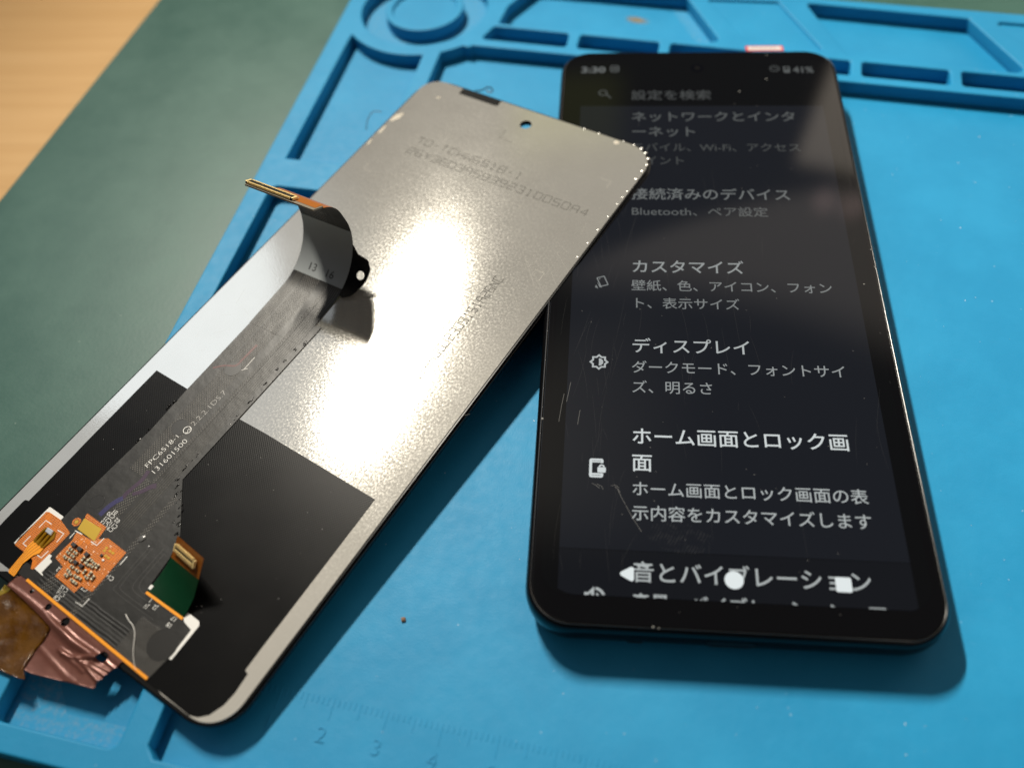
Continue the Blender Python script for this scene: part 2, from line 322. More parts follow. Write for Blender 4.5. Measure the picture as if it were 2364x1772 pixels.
def f_flex(nt, b):
    tc = nt.t.nodes.new('ShaderNodeTexCoord')
    s = nt.n('ShaderNodeSeparateXYZ', {0: tc.outputs['UV']})
    u, v = s.outputs[0], s.outputs[1]
    P2 = 2 * math.pi
    def dots(pu, pv, sk=0.0):
        a = nt.m('SINE', nt.m('MULTIPLY', nt.m('ADD', u, nt.m('MULTIPLY', v, sk)), P2 / pu))
        c = nt.m('SINE', nt.m('MULTIPLY', v, P2 / pv))
        return nt.step(nt.m('MULTIPLY', a, c), 0.12, 0.6)
    up = nt.step(v, -52.6, -52.4)
    lo = nt.m('SUBTRACT', 1.0, up)
    d1 = nt.m('MULTIPLY', dots(0.72, 0.72), nt.m('MULTIPLY', up, nt.band(u, -18.6, -14.1, 0.05)))
    d2 = nt.m('MULTIPLY', dots(0.8, 0.62), nt.m('MULTIPLY', up, nt.band(u, -11.9, -11.1, 0.05)))
    d3 = nt.m('MULTIPLY', dots(0.72, 0.72, 0.35), nt.m('MULTIPLY', lo, nt.m('ADD', nt.band(u, -14.6, -12.0, 0.1), nt.band(u, -5.2, -3.9, 0.1))))
    d4 = nt.m('MULTIPLY', dots(0.6, 0.6), nt.m('MULTIPLY', nt.band(u, 8.0, 18.0, 0.1), nt.m('SUBTRACT', 1.0, nt.step(v, -74.4, -73.8))))
    d = nt.m('MINIMUM', nt.m('ADD', nt.m('ADD', d1, d2), nt.m('ADD', d3, d4)), 1.0)
    ln = nt.step(nt.m('SINE', nt.m('MULTIPLY', u, P2 / 0.55)), 0.62, 0.95)
    ln = nt.m('MULTIPLY', ln, nt.m('MULTIPLY', nt.band(u, -10.9, -7.6, 0.1), nt.step(v, -66, -60)))
    ln2 = nt.m('MULTIPLY', nt.step(nt.m('SINE', nt.m('MULTIPLY', u, P2 / 0.5)), 0.5, 0.9), nt.m('MULTIPLY', nt.band(u, -21.3, -19.2, 0.1), nt.step(v, -24, -14)))
    co = nt.n('ShaderNodeMapping', {'Vector': tc.outputs['UV']}).outputs[0]
    hz = nt.noise(co, 0.09, 4, 0.6)
    wig = nt.n('ShaderNodeTexWave', {'Vector': co, 'Scale': 0.42, 'Distortion': 2.2, 'Detail': 2.0, 'Detail Scale': 0.7}, wave_type='BANDS', bands_direction='Y').outputs[1]
    wig = nt.m('MULTIPLY', wig, nt.m('MULTIPLY', nt.band(v, -81.5, -77.2, 0.3), nt.band(u, -16, 8, 0.5)))
    base = nt.mix(hz, FLEX_A, FLEX_B)
    c = nt.mix(nt.m('MULTIPLY', d, 0.6), base, (0.17, 0.16, 0.145, 1))
    c = nt.mix(nt.m('MULTIPLY', nt.m('ADD', ln, ln2), 0.5), c, (0.15, 0.14, 0.12, 1))
    put(nt, c, b, 'Base Color')
    put(nt, nt.m('ADD', 0.30, nt.m('MULTIPLY', hz, 0.22)), b, 'Roughness')
    h = nt.m('ADD', nt.m('MULTIPLY', d, 0.8), nt.m('ADD', nt.m('MULTIPLY', nt.m('ADD', ln, ln2), 0.5), nt.m('MULTIPLY', wig, 0.5)))
    wr = nt.m('MULTIPLY', nt.noise(co, 0.3, 3, 0.5), 1.3)
    put(nt, nt.bump(nt.m('ADD', h, wr), 0.6, 0.00009), b, 'Normal')
FLEX_A = (0.004, 0.004, 0.004, 1); FLEX_B = (0.0115, 0.0108, 0.0098, 1)
mat('flex_film', spec=0.32, fn=f_flex)

def f_polyimide(nt, b):
    co = nt.coords(rot=(0, 0, math.radians(45)))
    s = nt.n('ShaderNodeSeparateXYZ', {0: co})
    P2 = 2 * math.pi
    a = nt.m('SINE', nt.m('MULTIPLY', s.outputs[0], P2 / 0.52)); c2 = nt.m('SINE', nt.m('MULTIPLY', s.outputs[1], P2 / 0.52))
    d = nt.step(nt.m('MULTIPLY', a, c2), 0.25, 0.6)
    n1 = nt.noise(co, 0.35, 2)
    d = nt.m('MULTIPLY', d, nt.step(n1, 0.36, 0.44))
    tr = nt.n('ShaderNodeTexWave', {'Vector': nt.coords(), 'Scale': 0.5, 'Distortion': 3.0, 'Detail': 1.0}).outputs[1]
    c = nt.mix(nt.m('MULTIPLY', nt.step(tr, 0.8, 0.95), 0.45), lin(206, 114, 20), lin(140, 70, 14))
    c = nt.mix(d, c, lin(70, 26, 6))
    put(nt, c, b, 'Base Color')
    put(nt, nt.bump(nt.m('SUBTRACT', nt.m('MULTIPLY', tr, 0.5), d), 0.4, 0.00004), b, 'Normal')
mat('orange_polyimide', rough=0.33, fn=f_polyimide)
mat('tail_polyimide', lin(232, 150, 34), 0.28)
mat('tail_trace', lin(140, 82, 22), 0.3)
mat('fold_amber', lin(150, 110, 14), 0.14, 0.35)
mat('copper_gold', lin(216, 178, 74), 0.28, 0.75)
mat('gold', (1.0, 0.76, 0.34, 1), 0.38, 0.35)
mat('tin', (0.82, 0.80, 0.76, 1), 0.35, 0.6)
mat('solder_white', (0.93, 0.93, 0.92, 1), 0.12, 0.8)
mat('silk_white', (0.72, 0.72, 0.70, 1), 0.55)
mat('silk_pale', (0.82, 0.62, 0.45, 1), 0.55)
mat('emboss_grey', (0.33, 0.32, 0.30, 1), 0.35)
mat('cap_end', lin(206, 200, 172), 0.32, 0.55)
mat('cap_body', lin(92, 84, 70), 0.4)
mat('chip_black', (0.018, 0.018, 0.02, 1), 0.4)
mat('connector_black', (0.012, 0.012, 0.012, 1), 0.35)
mat('white_tape', (0.70, 0.70, 0.68, 1), 0.45)
mat('label_grey', (0.23, 0.25, 0.26, 1), 0.55)
mat('ink_black', (0.012, 0.012, 0.014, 1), 0.6)
mat('back_olive', lin(58, 84, 26), 0.4)
mat('green_flex', lin(12, 66, 40), 0.38, spec=0.4)
mat('brown_polyimide', lin(150, 88, 30), 0.34)
mat('board_edge', lin(120, 112, 98), 0.4)
trans('purple_ink', (0.035, 0.004, 0.045, 1), 0.62)
trans('blue_ink', (0.03, 0.025, 0.16, 1), 0.50)
trans('red_ink', (0.16, 0.012, 0.012, 1), 0.45)
def f_tapefoil(nt, b):
    co = nt.coords()
    n1 = nt.noise(co, 0.25, 3)
    put(nt, nt.mix(n1, (0.26, 0.105, 0.080, 1), (0.33, 0.140, 0.108, 1)), b, 'Base Color')
    put(nt, nt.bump(nt.noise(co, 0.8, 3), 0.25, 0.0002), b, 'Normal')
mat('copper_foil', rough=0.27, metal=0.25, spec=0.7, fn=f_tapefoil)
def f_kapton(nt, b):
    co = nt.coords()
    n1 = nt.noise(co, 0.16, 4, 0.6)
    put(nt, nt.mix(nt.step(n1, 0.35, 0.65), (0.105, 0.040, 0.006, 1), (0.20, 0.085, 0.008, 1)), b, 'Base Color')
    n2 = nt.noise(co, 0.55, 2)
    put(nt, nt.m('ADD', 0.08, nt.m('MULTIPLY', nt.step(n2, 0.45, 0.75), 0.25)), b, 'Roughness')
    put(nt, nt.bump(nt.m('ADD', nt.noise(co, 0.4, 3), nt.m('MULTIPLY', nt.noise(co, 1.6, 2), 0.15)), 0.4, 0.0004), b, 'Normal')
mat('kapton_amber', spec=0.7, fn=f_kapton)
mat('kapton_clear', lin(196, 170, 30), 0.12, Transmission_Weight=0.55)

# phone
def f_glass(nt, b):
    co = nt.coords()
    st = nt.coords(scale=(1500, 16, 1000), rot=(0, 0, math.radians(-1.5)))
    n = nt.noise(st, 1.0, 3, 0.7)
    put(nt, nt.m('ADD', 0.035, nt.m('MULTIPLY', nt.step(n, 0.55, 0.8), 0.10)), b, 'Roughness')
mat('screen_black', (0.0025, 0.0025, 0.003, 1), 0.04, spec=0.45, fn=f_glass)
def emis(name, col, e, rough=0.05, spec=0.45):
    m = mat(name, (0.002, 0.002, 0.002, 1), rough, spec=spec)
    b = m.node_tree.nodes['Principled BSDF']
    b.inputs['Emission Color'].default_value = col
    b.inputs['Emission Strength'].default_value = e
    return m
emis('display_dark', (0.7, 0.9, 1.3, 1), 0.0012)
emis('display_card', (0.72, 0.86, 1.25, 1), 0.0105)
emis('display_bottom', (0.72, 0.86, 1.25, 1), 0.0068)
for i, e in enumerate((0.07, 0.11, 0.16, 0.21, 0.30, 0.44, 0.66, 0.80)): emis('lit_text_%d' % i, (0.93, 1.0, 1.0, 1), e)  # low steps dim the upper lines: the panel's viewing-angle falloff, painted into emission
def f_body(nt, b):
    co = nt.coords()
    n = nt.noise(co, 1.5, 4, 0.7)
    put(nt, nt.m('ADD', 0.13, nt.m('MULTIPLY', n, 0.14)), b, 'Roughness')
    sc = nt.noise(nt.coords(scale=(300, 300, 2500)), 1.0, 4, 0.75)
    put(nt, nt.mix(nt.m('MULTIPLY', nt.step(sc, 0.64, 0.72), 0.25), (0.003, 0.003, 0.0035, 1), (0.08, 0.08, 0.08, 1)), b, 'Base Color')
    put(nt, nt.bump(sc, 0.12, 0.0001), b, 'Normal')
mat('black_frame', spec=0.17, fn=f_body)
mat('rim_black', (0.004, 0.004, 0.004, 1), 0.22, spec=0.25)
mat('port_black', (0.001, 0.001, 0.001, 1), 0.6)
mat('lens_dark', (0.001, 0.001, 0.002, 1), 0.05, spec=0.6)
trans('scratch_white', (0.35, 0.35, 0.34, 1), 0.036, 0.5)
trans('scuff_white', (0.4, 0.4, 0.39, 1), 0.2, 0.5)
mat('rim_gloss', (0.012, 0.012, 0.012, 1), 0.16, spec=0.75)
mat('round_film', (0.013, 0.0125, 0.012, 1), 0.34, spec=0.32)
mat('clear_glue', (0.10, 0.10, 0.10, 1), 0.2)
mat('trace_film', (0.035, 0.034, 0.032, 1), 0.35)
def f_smudge(nt, b):
    co = nt.coords(rot=(0, 0, math.radians(25)))
    wv = nt.n('ShaderNodeTexWave', {'Vector': co, 'Scale': 0.55, 'Distortion': 3.0, 'Detail': 2.0, 'Detail Scale': 1.2}).outputs[1]
    nz = nt.noise(co, 0.5, 4, 0.7)
    put(nt, nt.m('MULTIPLY', nt.m('MULTIPLY', nt.step(wv, 0.4, 0.9), nt.step(nz, 0.42, 0.68)), 0.009), b, 'Alpha')
mat('finger_grease', (0.7, 0.7, 0.7, 1), 0.6, fn=f_smudge)
mat('sticker_red', lin(190, 56, 48), 0.5)
mat('sticker_white', (0.5, 0.48, 0.47, 1), 0.5)
mat('hair_dark', (0.01, 0.009, 0.008, 1), 0.5)
mat('crumb_brown', (0.16, 0.09, 0.05, 1), 0.7)
mat('lint_grey', (0.22, 0.22, 0.21, 1), 0.8, spec=0.1)
mat('dust_pale', (0.75, 0.75, 0.74, 1), 0.7)
def f_stain(nt, b):
    co = nt.coords()
    ln_ = nt.n('ShaderNodeVectorMath', {0: nt.n('ShaderNodeMapping', {'Vector': co, 'Scale': (0.19, 0.42, 1.0)}).outputs[0]}, operation='LENGTH').outputs['Value']
    k = nt.m('SUBTRACT', 1.0, nt.step(nt.m('ADD', ln_, nt.m('MULTIPLY', nt.noise(co, 0.6, 3), 0.5)), 0.35, 1.15))
    put(nt, nt.m('MULTIPLY', k, 0.5), b, 'Alpha')
mat('stain_tan', (0.30, 0.22, 0.09, 1), 0.6, fn=f_stain)

# ------------------------------------------------------------------ mesh helpers
DG = bpy.context.evaluated_depsgraph_get
def link(name, me, m=None, parent=None, smooth=False):
    o = bpy.data.objects.new(name, me)
    C.objects.link(o)
    if m is not None:
        me.materials.clear(); me.materials.append(MATS[m])
    if parent is not None: o.parent = parent
    if smooth:
        me.shade_smooth()
        me.set_sharp_from_angle(angle=math.radians(35))
    return o
def tag(o, label=None, cat=None, group=None, kind=None):
    for k, v in (('label', label), ('category', cat), ('group', group), ('kind', kind)):
        if v: o[k] = v
    return o
def empty(name, mw=None):
    o = bpy.data.objects.new(name, None)
    C.objects.link(o)
    o.empty_display_size = 0.01
    if mw is not None: o.matrix_world = mw
    return o
def baked(o):
    """the evaluated mesh of a temporary curve or text object, scaled to metres"""
    C.objects.link(o)
    bpy.context.view_layer.update()
    me = bpy.data.meshes.new_from_object(o.evaluated_get(DG()))
    data = o.data
    bpy.data.objects.remove(o); bpy.data.curves.remove(data)
    return me
def fill(splines, z0, z1, bevel=0.0, res=2):
    """closed outlines (outer, then holes) -> solid sheet from z0 to z1, edges rounded by bevel"""
    cu = bpy.data.curves.new('tmp', 'CURVE')
    cu.dimensions = '2D'; cu.fill_mode = 'BOTH'
    cu.extrude = max((z1 - z0) / 2 - bevel, 0.0)
    cu.bevel_depth = bevel; cu.bevel_resolution = res; cu.offset = -bevel
    for pts in splines:
        sp = cu.splines.new('POLY')
        sp.points.add(len(pts) - 1)
        for q, p in zip(sp.points, pts): q.co = (p[0], p[1], 0, 1)
        sp.use_cyclic_u = True
    me = baked(bpy.data.objects.new('tmp', cu))
    me.transform(Matrix.Translation((0, 0, (z0 + z1) / 2)))
    me.transform(Matrix.Scale(S, 4))
    return me
def roundpoly(pts, r, n=6):
    """round the corners of an outline; r is one radius or one per corner"""
    out = []
    N = len(pts)
    for i, p in enumerate(pts):
        rr = r[i] if isinstance(r, (list, tuple)) else r
        P = Vector(p[:2]); A = Vector(pts[i - 1][:2]) - P; B = Vector(pts[(i + 1) % N][:2]) - P
        la, lb = A.length, B.length
        if rr <= 0 or la < 1e-6 or lb < 1e-6: out.append(tuple(P)); continue
        A /= la; B /= lb
        ang = math.acos(max(-1, min(1, A.dot(B))))
        if ang > math.pi - 0.05 or ang < 0.05: out.append(tuple(P)); continue
        t = min(rr / math.tan(ang / 2), la * 0.48, lb * 0.48)
        rr = t * math.tan(ang / 2)
        c = P + (A + B).normalized() * (rr / math.sin(ang / 2))
        s0 = P + A * t - c; s1 = P + B * t - c
        a0 = math.atan2(s0.y, s0.x); da = math.atan2(s1.y, s1.x) - a0
        while da > math.pi: da -= 2 * math.pi
        while da < -math.pi: da += 2 * math.pi
        for k in range(n + 1):
            a = a0 + da * k / n
            out.append((c.x + rr * math.cos(a), c.y + rr * math.sin(a)))
    return out
def rrect(hw, hh, r, n=10, cx=0, cy=0):
    return roundpoly([(cx - hw, cy - hh), (cx + hw, cy - hh), (cx + hw, cy + hh), (cx - hw, cy + hh)], r, n)
def circle(cx, cy, r, n=48): return [(cx + r * math.cos(2 * math.pi * k / n), cy + r * math.sin(2 * math.pi * k / n)) for k in range(n)]
def from_bm(bm):
    me = bpy.data.meshes.new('m'); bm.to_mesh(me); bm.free(); me.transform(Matrix.Scale(S, 4)); return me
def box_bm(bm, cx, cy, cz, sx, sy, sz, mtx=None, bev=0.0):
    r = bmesh.ops.create_cube(bm, size=1.0)
    vs = r['verts']
    bmesh.ops.scale(bm, vec=(sx, sy, sz), verts=vs)
    if bev > 0:
        es = list({e for v in vs for e in v.link_edges})
        q = bmesh.ops.bevel(bm, geom=es, offset=bev, segments=2, affect='EDGES', profile=0.5)
        vs = list({v for f in q['faces'] for v in f.verts} | {v for v in vs if v.is_valid})
        # bevel returns only new faces: gather the island
        isl = set(vs); todo = list(vs)
        while todo:
            v = todo.pop()
            for e in v.link_edges:
                o = e.other_vert(v)
                if o not in isl: isl.add(o); todo.append(o)
        vs = list(isl)
    M4 = Matrix.Translation((cx, cy, cz)) @ (mtx if mtx is not None else Matrix())
    bmesh.ops.transform(bm, matrix=M4, verts=vs)
    return vs
def box(cx, cy, cz, sx, sy, sz, mtx=None, bev=0.0):
    bm = bmesh.new(); box_bm(bm, cx, cy, cz, sx, sy, sz, mtx, bev); return from_bm(bm)
def strokes(lines, width, z, cap=True, h=0.0):
    """flat pen strokes along polylines"""
    bm = bmesh.new()
    for ln in lines:
        P = [Vector(p[:2]) for p in ln]
        L, Rr = [], []
        for i, p in enumerate(P):
            d = (P[min(i + 1, len(P) - 1)] - P[max(i - 1, 0)]).normalized()
            nn = Vector((-d.y, d.x))
            wd = width(i / max(1, len(P) - 1)) if callable(width) else width
            L.append(bm.verts.new((*(p + nn * wd / 2), z))); Rr.append(bm.verts.new((*(p - nn * wd / 2), z)))
        for i in range(len(P) - 1): bm.faces.new((Rr[i], Rr[i + 1], L[i + 1], L[i]))
    if h > 0:
        r = bmesh.ops.extrude_face_region(bm, geom=bm.faces[:])
        bmesh.ops.translate(bm, vec=(0, 0, h), verts=[v for v in r['geom'] if isinstance(v, bmesh.types.BMVert)])
        bmesh.ops.recalc_face_normals(bm, faces=bm.faces[:])
    return from_bm(bm)
def tube(pts, r, n=6, closed=False):
    """a thin round wire through 3-D points"""
    bm = bmesh.new(); rings = []
    P = [Vector(p) for p in pts]
    for i, p in enumerate(P):
        d = (P[min(i + 1, len(P) - 1)] - P[max(i - 1, 0)]).normalized()
        a = d.cross(Vector((0, 0, 1)));
        if a.length < 1e-4: a = d.cross(Vector((1, 0, 0)))
        a.normalize(); b2 = d.cross(a)
        rr = r(i / (len(P) - 1)) if callable(r) else r
        rings.append([bm.verts.new(p + (a * math.cos(t) + b2 * math.sin(t)) * rr) for t in [2 * math.pi * k / n for k in range(n)]])
    for A, B in zip(rings, rings[1:]):
        for k in range(n): bm.faces.new((A[k], A[(k + 1) % n], B[(k + 1) % n], B[k]))
    bm.faces.new(rings[0][::-1]); bm.faces.new(rings[-1])
    return from_bm(bm)
def spline(pts, k=6):
    """Catmull-Rom through points"""
    P = [Vector(p) for p in pts]; out = []
    for i in range(len(P) - 1):
        a, b, c, d = P[max(i - 1, 0)], P[i], P[i + 1], P[min(i + 2, len(P) - 1)]
        for j in range(k):
            t = j / k
            out.append(0.5 * ((2 * b) + (c - a) * t + (2 * a - 5 * b + 4 * c - d) * t * t + (3 * b - a - 3 * c + d) * t ** 3))
    return out + [P[-1]]
def text_raw(body, weight=0.0):
    cu = bpy.data.curves.new('tmp', 'FONT')
    cu.body = body; cu.size = 10.0; cu.offset = weight; cu.resolution_u = 3
    return baked(bpy.data.objects.new('tmp', cu))
def bounds(me):
    xs = [v.co.x for v in me.vertices]; ys = [v.co.y for v in me.vertices]
    return min(xs), max(xs), min(ys), max(ys)
_r1 = text_raw('面'); _r2 = text_raw('面面')
EM = (bounds(_r2)[1] - bounds(_r1)[1])              # advance of one full-width glyph at size 10
CAP = bounds(text_raw('H'))[3]
def text_at(body, a, b, z, height=None, weight=0.0):
    """text whose ink runs from a to b (mm) along a line through the glyphs' middle"""
    me = text_raw(body, weight)
    x0, x1, y0, y1 = bounds(me)
    A, B = Vector(a), Vector(b)
    L = (B - A).length
    sx = L / (x1 - x0)
    sy = sx if height is None else height / CAP
    ang = math.atan2(B.y - A.y, B.x - A.x)
    me.transform(Matrix.Translation((-x0, -CAP / 2, 0)))
    me.transform(Matrix.Diagonal((sx, sy, 1, 1)))
    me.transform(Matrix.Translation((A.x, A.y, z)) @ Matrix.Rotation(ang, 4, 'Z'))
    me.transform(Matrix.Scale(S, 4))
    return me
def text_c(body, c, ang, height, z, weight=0.0):
    me = text_raw(body, weight)
    x0, x1, y0, y1 = bounds(me)
    s = height / CAP
    me.transform(Matrix.Translation((-(x0 + x1) / 2, -CAP / 2, 0)))
    me.transform(Matrix.Translation((c[0], c[1], z)) @ Matrix.Rotation(ang, 4, 'Z') @ Matrix.Scale(s, 4))
    me.transform(Matrix.Scale(S, 4))
    return me
def join(meshes):
    bm = bmesh.new()
    for m in meshes: bm.from_mesh(m)
    me = bpy.data.meshes.new('m'); bm.to_mesh(me); bm.free()
    return me
def inside(x, y, poly):
    r = False; j = len(poly) - 1
    for i in range(len(poly)):
        xi, yi = poly[i][:2]; xj, yj = poly[j][:2]
        if (yi > y) != (yj > y) and x < (xj - xi) * (y - yi) / (yj - yi) + xi: r = not r
        j = i
    return r
def segdist(px, py, pts):
    best = 1e9; at = 0; tot = 0
    for a, b in zip(pts, pts[1:]):
        dx, dy = b[0] - a[0], b[1] - a[1]; l2 = dx * dx + dy * dy
        t = max(0, min(1, ((px - a[0]) * dx + (py - a[1]) * dy) / l2))
        d = math.hypot(px - a[0] - t * dx, py - a[1] - t * dy)
        if d < best: best = d
    return best
def sheet(poly, holes, step, zf, thick):
    """thin film: a fine grid cut to the outline, lifted by zf(x, y)"""
    xs = [p[0] for p in poly]; ys = [p[1] for p in poly]
    x0, y0 = min(xs), min(ys); nx = int((max(xs) - x0) / step) + 2; ny = int((max(ys) - y0) / step) + 2
    bm = bmesh.new(); V = {}
    def vert(i, j):
        if (i, j) not in V:
            x, y = x0 + i * step, y0 + j * step
            V[(i, j)] = bm.verts.new((x, y, zf(x, y)))
        return V[(i, j)]
    for i in range(nx):
        for j in range(ny):
            cx, cy = x0 + (i + .5) * step, y0 + (j + .5) * step
            if inside(cx, cy, poly) and not any(math.hypot(cx - h[0], cy - h[1]) < r for h, r in holes):
                bm.faces.new((vert(i, j), vert(i + 1, j), vert(i + 1, j + 1), vert(i, j + 1)))
    # settle the stair-stepped border onto the outline
    for v in bm.verts:
        if v.is_boundary:
            x, y = v.co.x, v.co.y; bd = 1e9; bp = None
            for a, b in zip(poly, poly[1:] + poly[:1]):
                dx, dy = b[0] - a[0], b[1] - a[1]; l2 = dx * dx + dy * dy
                if l2 == 0: continue
                t = max(0, min(1, ((x - a[0]) * dx + (y - a[1]) * dy) / l2))
                q = (a[0] + t * dx, a[1] + t * dy); d = math.hypot(x - q[0], y - q[1])
                if d < bd: bd, bp = d, q
            if bd < step * 1.2: v.co.x, v.co.y = bp
            else:
                for h, r in holes:
                    d = math.hypot(x - h[0], y - h[1])
                    if d < r + step * 1.2 and d > 0:
                        v.co.x, v.co.y = h[0] + (x - h[0]) / d * r, h[1] + (y - h[1]) / d * r
    bmesh.ops.solidify(bm, geom=bm.faces[:], thickness=thick)
    return from_bm(bm)

# ------------------------------------------------------------------ desk, green mat
A0 = math.radians(-8.6)
MATM = Matrix.Rotation(A0, 4, 'Z')                  # the blue mat lies turned on the desk
o = link('desk', box(0, 200, -24, 2600, 1600, 40), 'pale_wood'); tag(o, kind='structure')
wl0, wl1 = Vector(D['wood_line'][0]), Vector(D['wood_line'][1])
dl = (wl1 - wl0).normalized(); nl = Vector((dl.y, -dl.x))
a = wl0 - dl * 260; b = wl0 + dl * 420
me = fill([roundpoly([tuple(a), tuple(a + nl * 620), tuple(b + nl * 620), tuple(b)], 4)], -3.99, -2.0, 0.25)
o = link('desk_mat', me, 'green_mat', smooth=True)
tag(o, 'dark green worn desk mat under the blue silicone mat, on pale wood', 'desk mat')

# ------------------------------------------------------------------ blue silicone repair mat
mat_root = empty('repair_mat', MATM)
tag(mat_root, 'bright blue silicone repair mat with raised ridges, small compartments and embossed ruler', 'work mat')
H = 4.2
outer = roundpoly([(-121.3, -128.9), (165, -128.9), (165, 124.2), (0, 128.6), (-128.4, 131.5)], 4)
vl = lambda n: -94.6 + (n - 70) * (-0.0202)
vr = lambda n: -89.5 + (n - 74) * (-0.0212)
li = lambda n: -120.6 + (86 - n) * 0.0208
RC = (-101.5, 107.3)
def arc(c, r, a0, a1, n=24):
    return [(c[0] + r * math.cos(math.radians(a0 + (a1 - a0) * k / n)), c[1] + r * math.sin(math.radians(a0 + (a1 - a0) * k / n))) for k in range(n + 1)]
def ang_at_n(n): return math.degrees(math.asin((n - RC[1]) / 25.7))
# upper and lower compartment of the left column
aL = 180 + math.degrees(math.acos((RC[0] - li(88)) / 25.7)); aR = 180 + math.degrees(math.acos((RC[0] - vl(82)) / 25.7))
H1 = [(li(30.3), 30.3), (vl(30.3), 30.3), (vl(82.3), 82.3)] + arc(RC, 25.7, aR - 1, aL + 1)[1:] + [(li(87), 86.5)]
H1 = H1[:3] + arc(RC, 25.7, 284, 222) + [(li(86.5), 86.5)]
H2 = roundpoly([(li(-124), -123.9), (vl(-124), -123.9), (vl(19), 19), (li(19), 19)], 2.0)
top = lambda m_: 89.1 - (m_ + 68.4) * 0.0272
H3 = roundpoly([(152, -123.9), (152, top(152)), (-82.6, 89.3)], [3, 3, 0.8])[:-1]
H3 = [(vr(-123.9) + 2, -123.9)] + H3 + arc(RC, 25.7, 313.5, 297.4, 8) + [(vr(-121.9), -121.9)]
ringhole = circle(RC[0], RC[1], 20.5, 72)
tn = lambda m_: 99.3 - (m_ + 52) * 0.034
bn = lambda m_: 92.2 - (m_ + 52) * 0.031
slots = [roundpoly([(-78.9, bn(-79)), (-52.0, bn(-52)), (-52.3, tn(-52)), (-76.4, tn(-76))], 1.1)]
for m0, m1 in ((-48.7, -24.2), (-20.9, 3.5), (7.0, 31.4), (34.4, 58.4), (61.4, 85.4), (88.5, 112.4), (115.5, 139)):
    slots.append(roundpoly([(m0, bn(m0)), (m1, bn(m1)), (m1, tn(m1)), (m0, tn(m0))], 1.1))
P0 = roundpoly([(-75.3, 101.9), (-11, 99.9), (-6.6, 101.6), (-18.9, 123.6), (-68.0, 125.6), (-74.6, 111.6)], [0.6, 2, 1.2, 0.8, 2, 1])
PM = roundpoly([(1.5, 100.9), (23.4, 100.6), (9.2, 124.6), (-12.4, 123.4)], 0.6)
P1 = roundpoly([(30.2, 98.9), (76.5, 97.0), (78.4, 98.9), (65.0, 122.3), (17.6, 124.9)], [1.5, 1.5, 1.2, 1, 1])
P2 = roundpoly([(86.5, 97.0), (150, 95.0), (150, 119.5), (72.4, 121.6)], 1)
ridge = fill([outer, H1, H2, H3, ringhole, P0, PM, P1, P2] + slots, 0.0, H, 0.45, 3)
base = fill([roundpoly([(-121.3, -128.9), (165, -128.9), (165, 124.2), (0, 128.6), (-128.4, 131.5)], 4)], -1.99, 0.004, 0.0)
post = fill([circle(RC[0], RC[1], 12.7, 64), circle(RC[0], RC[1], 10.4, 64)], 0, H, 0.4, 3)
postf = fill([circle(RC[0], RC[1], 10.8, 64)], 0, H - 0.9, 0.0)
shallow = [fill([p], 0, zz, 0) for p, zz in ((PM, 3.45), (P2, 3.45))]
o = link('mat_body', join([ridge, base, post, postf] + shallow), 'blue_silicone', mat_root, True)
# embossed ruler
bm = bmesh.new()
for k in range(-22, 75):
    x = -56.7 + k * 1.038
    ln = 3.9 if k % 10 == 0 else (2.7 if k % 5 == 0 else 1.35)
    box_bm(bm, x, -106.5 - ln / 2, 0.0, 0.28, ln, 0.14, bev=0.06)
rul = from_bm(bm)
nums = []
for k in range(0, 10):
    cu = bpy.data.curves.new('tmp', 'FONT'); cu.body = str(k); cu.size = 4.0; cu.extrude = 0.05; cu.bevel_depth = 0.05; cu.offset = -0.10
    t = baked(bpy.data.objects.new('tmp', cu)); x0, x1, y0, y1 = bounds(t)
    t.transform(Matrix.Translation((-56.7 + (k - 2) * 10.38 - (x0 + x1) / 2 - 0.3, -114.4, 0.05))); t.transform(Matrix.Scale(S, 4)); nums.append(t)
link('embossed_ruler', join([rul] + nums), 'blue_silicone', mat_root)
# the worn, powdery floors of the compartment at the near left
link('powdery_floor', fill([roundpoly([(li(-123) + .4, -123.4), (vl(-123) - .5, -123.4), (vl(-118), -119.2), (-105, -119.6), (li(-108) + .4, -106)], .8)], 0.02, 0.045), 'dusty_blue_silicone', mat_root)

link('powdery_floor', fill([circle(RC[0], RC[1], 19.9, 64), circle(RC[0], RC[1], 13.3, 64)], 0.02, 0.045), 'dusty_blue_silicone', mat_root)
link('powdery_floor', fill([[(-11, 100.6), (-7.2, 102.4), (-19.0, 122.6), (-23, 122.8), (-14, 106), (-20, 101)]], 0.02, 0.045), 'dusty_blue_silicone', mat_root)
# small things lying on the mats
random.seed(4)
def crumb(name, x, y, z, r, m, label, cat, seed):
    bm = bmesh.new(); bmesh.ops.create_icosphere(bm, subdivisions=2, radius=r)
    for v in bm.verts: v.co *= 1 + 0.45 * (noise.noise(v.co * (1.3 / r) + Vector((seed, 0, 0))))
    for v in bm.verts: v.co.z *= 0.6
    bmesh.ops.translate(bm, vec=(x, y, z + r * 0.5), verts=bm.verts)
    o = link(name, from_bm(bm), m, smooth=True)
    return tag(o, label, cat)
cx, cy = D['crumbs'][0]
crumb('crumb', cx, cy, 0, 0.5, 'crumb_brown', 'tiny brown crumb on blue mat between the silver panel and the phone', 'crumb', 3)
st = MATM.inverted() @ Vector((D['stain'][1][0], D['stain'][1][1], 0))
o = link('stain', fill([[(7.5 * math.cos(t), 3.6 * math.sin(t)) for t in [2 * math.pi * k / 40 for k in range(40)]]], 0.02, 0.05), 'stain_tan', mat_root)
o.location = (st.x * S, st.y * S, 0); o.rotation_euler.z = -0.25
bm = bmesh.new()
pts = [(x, y, .03) for x, y in D['specks']]
for k in range(260):
    pts.append((random.uniform(-45, 110), random.uniform(-118, 80), .03))
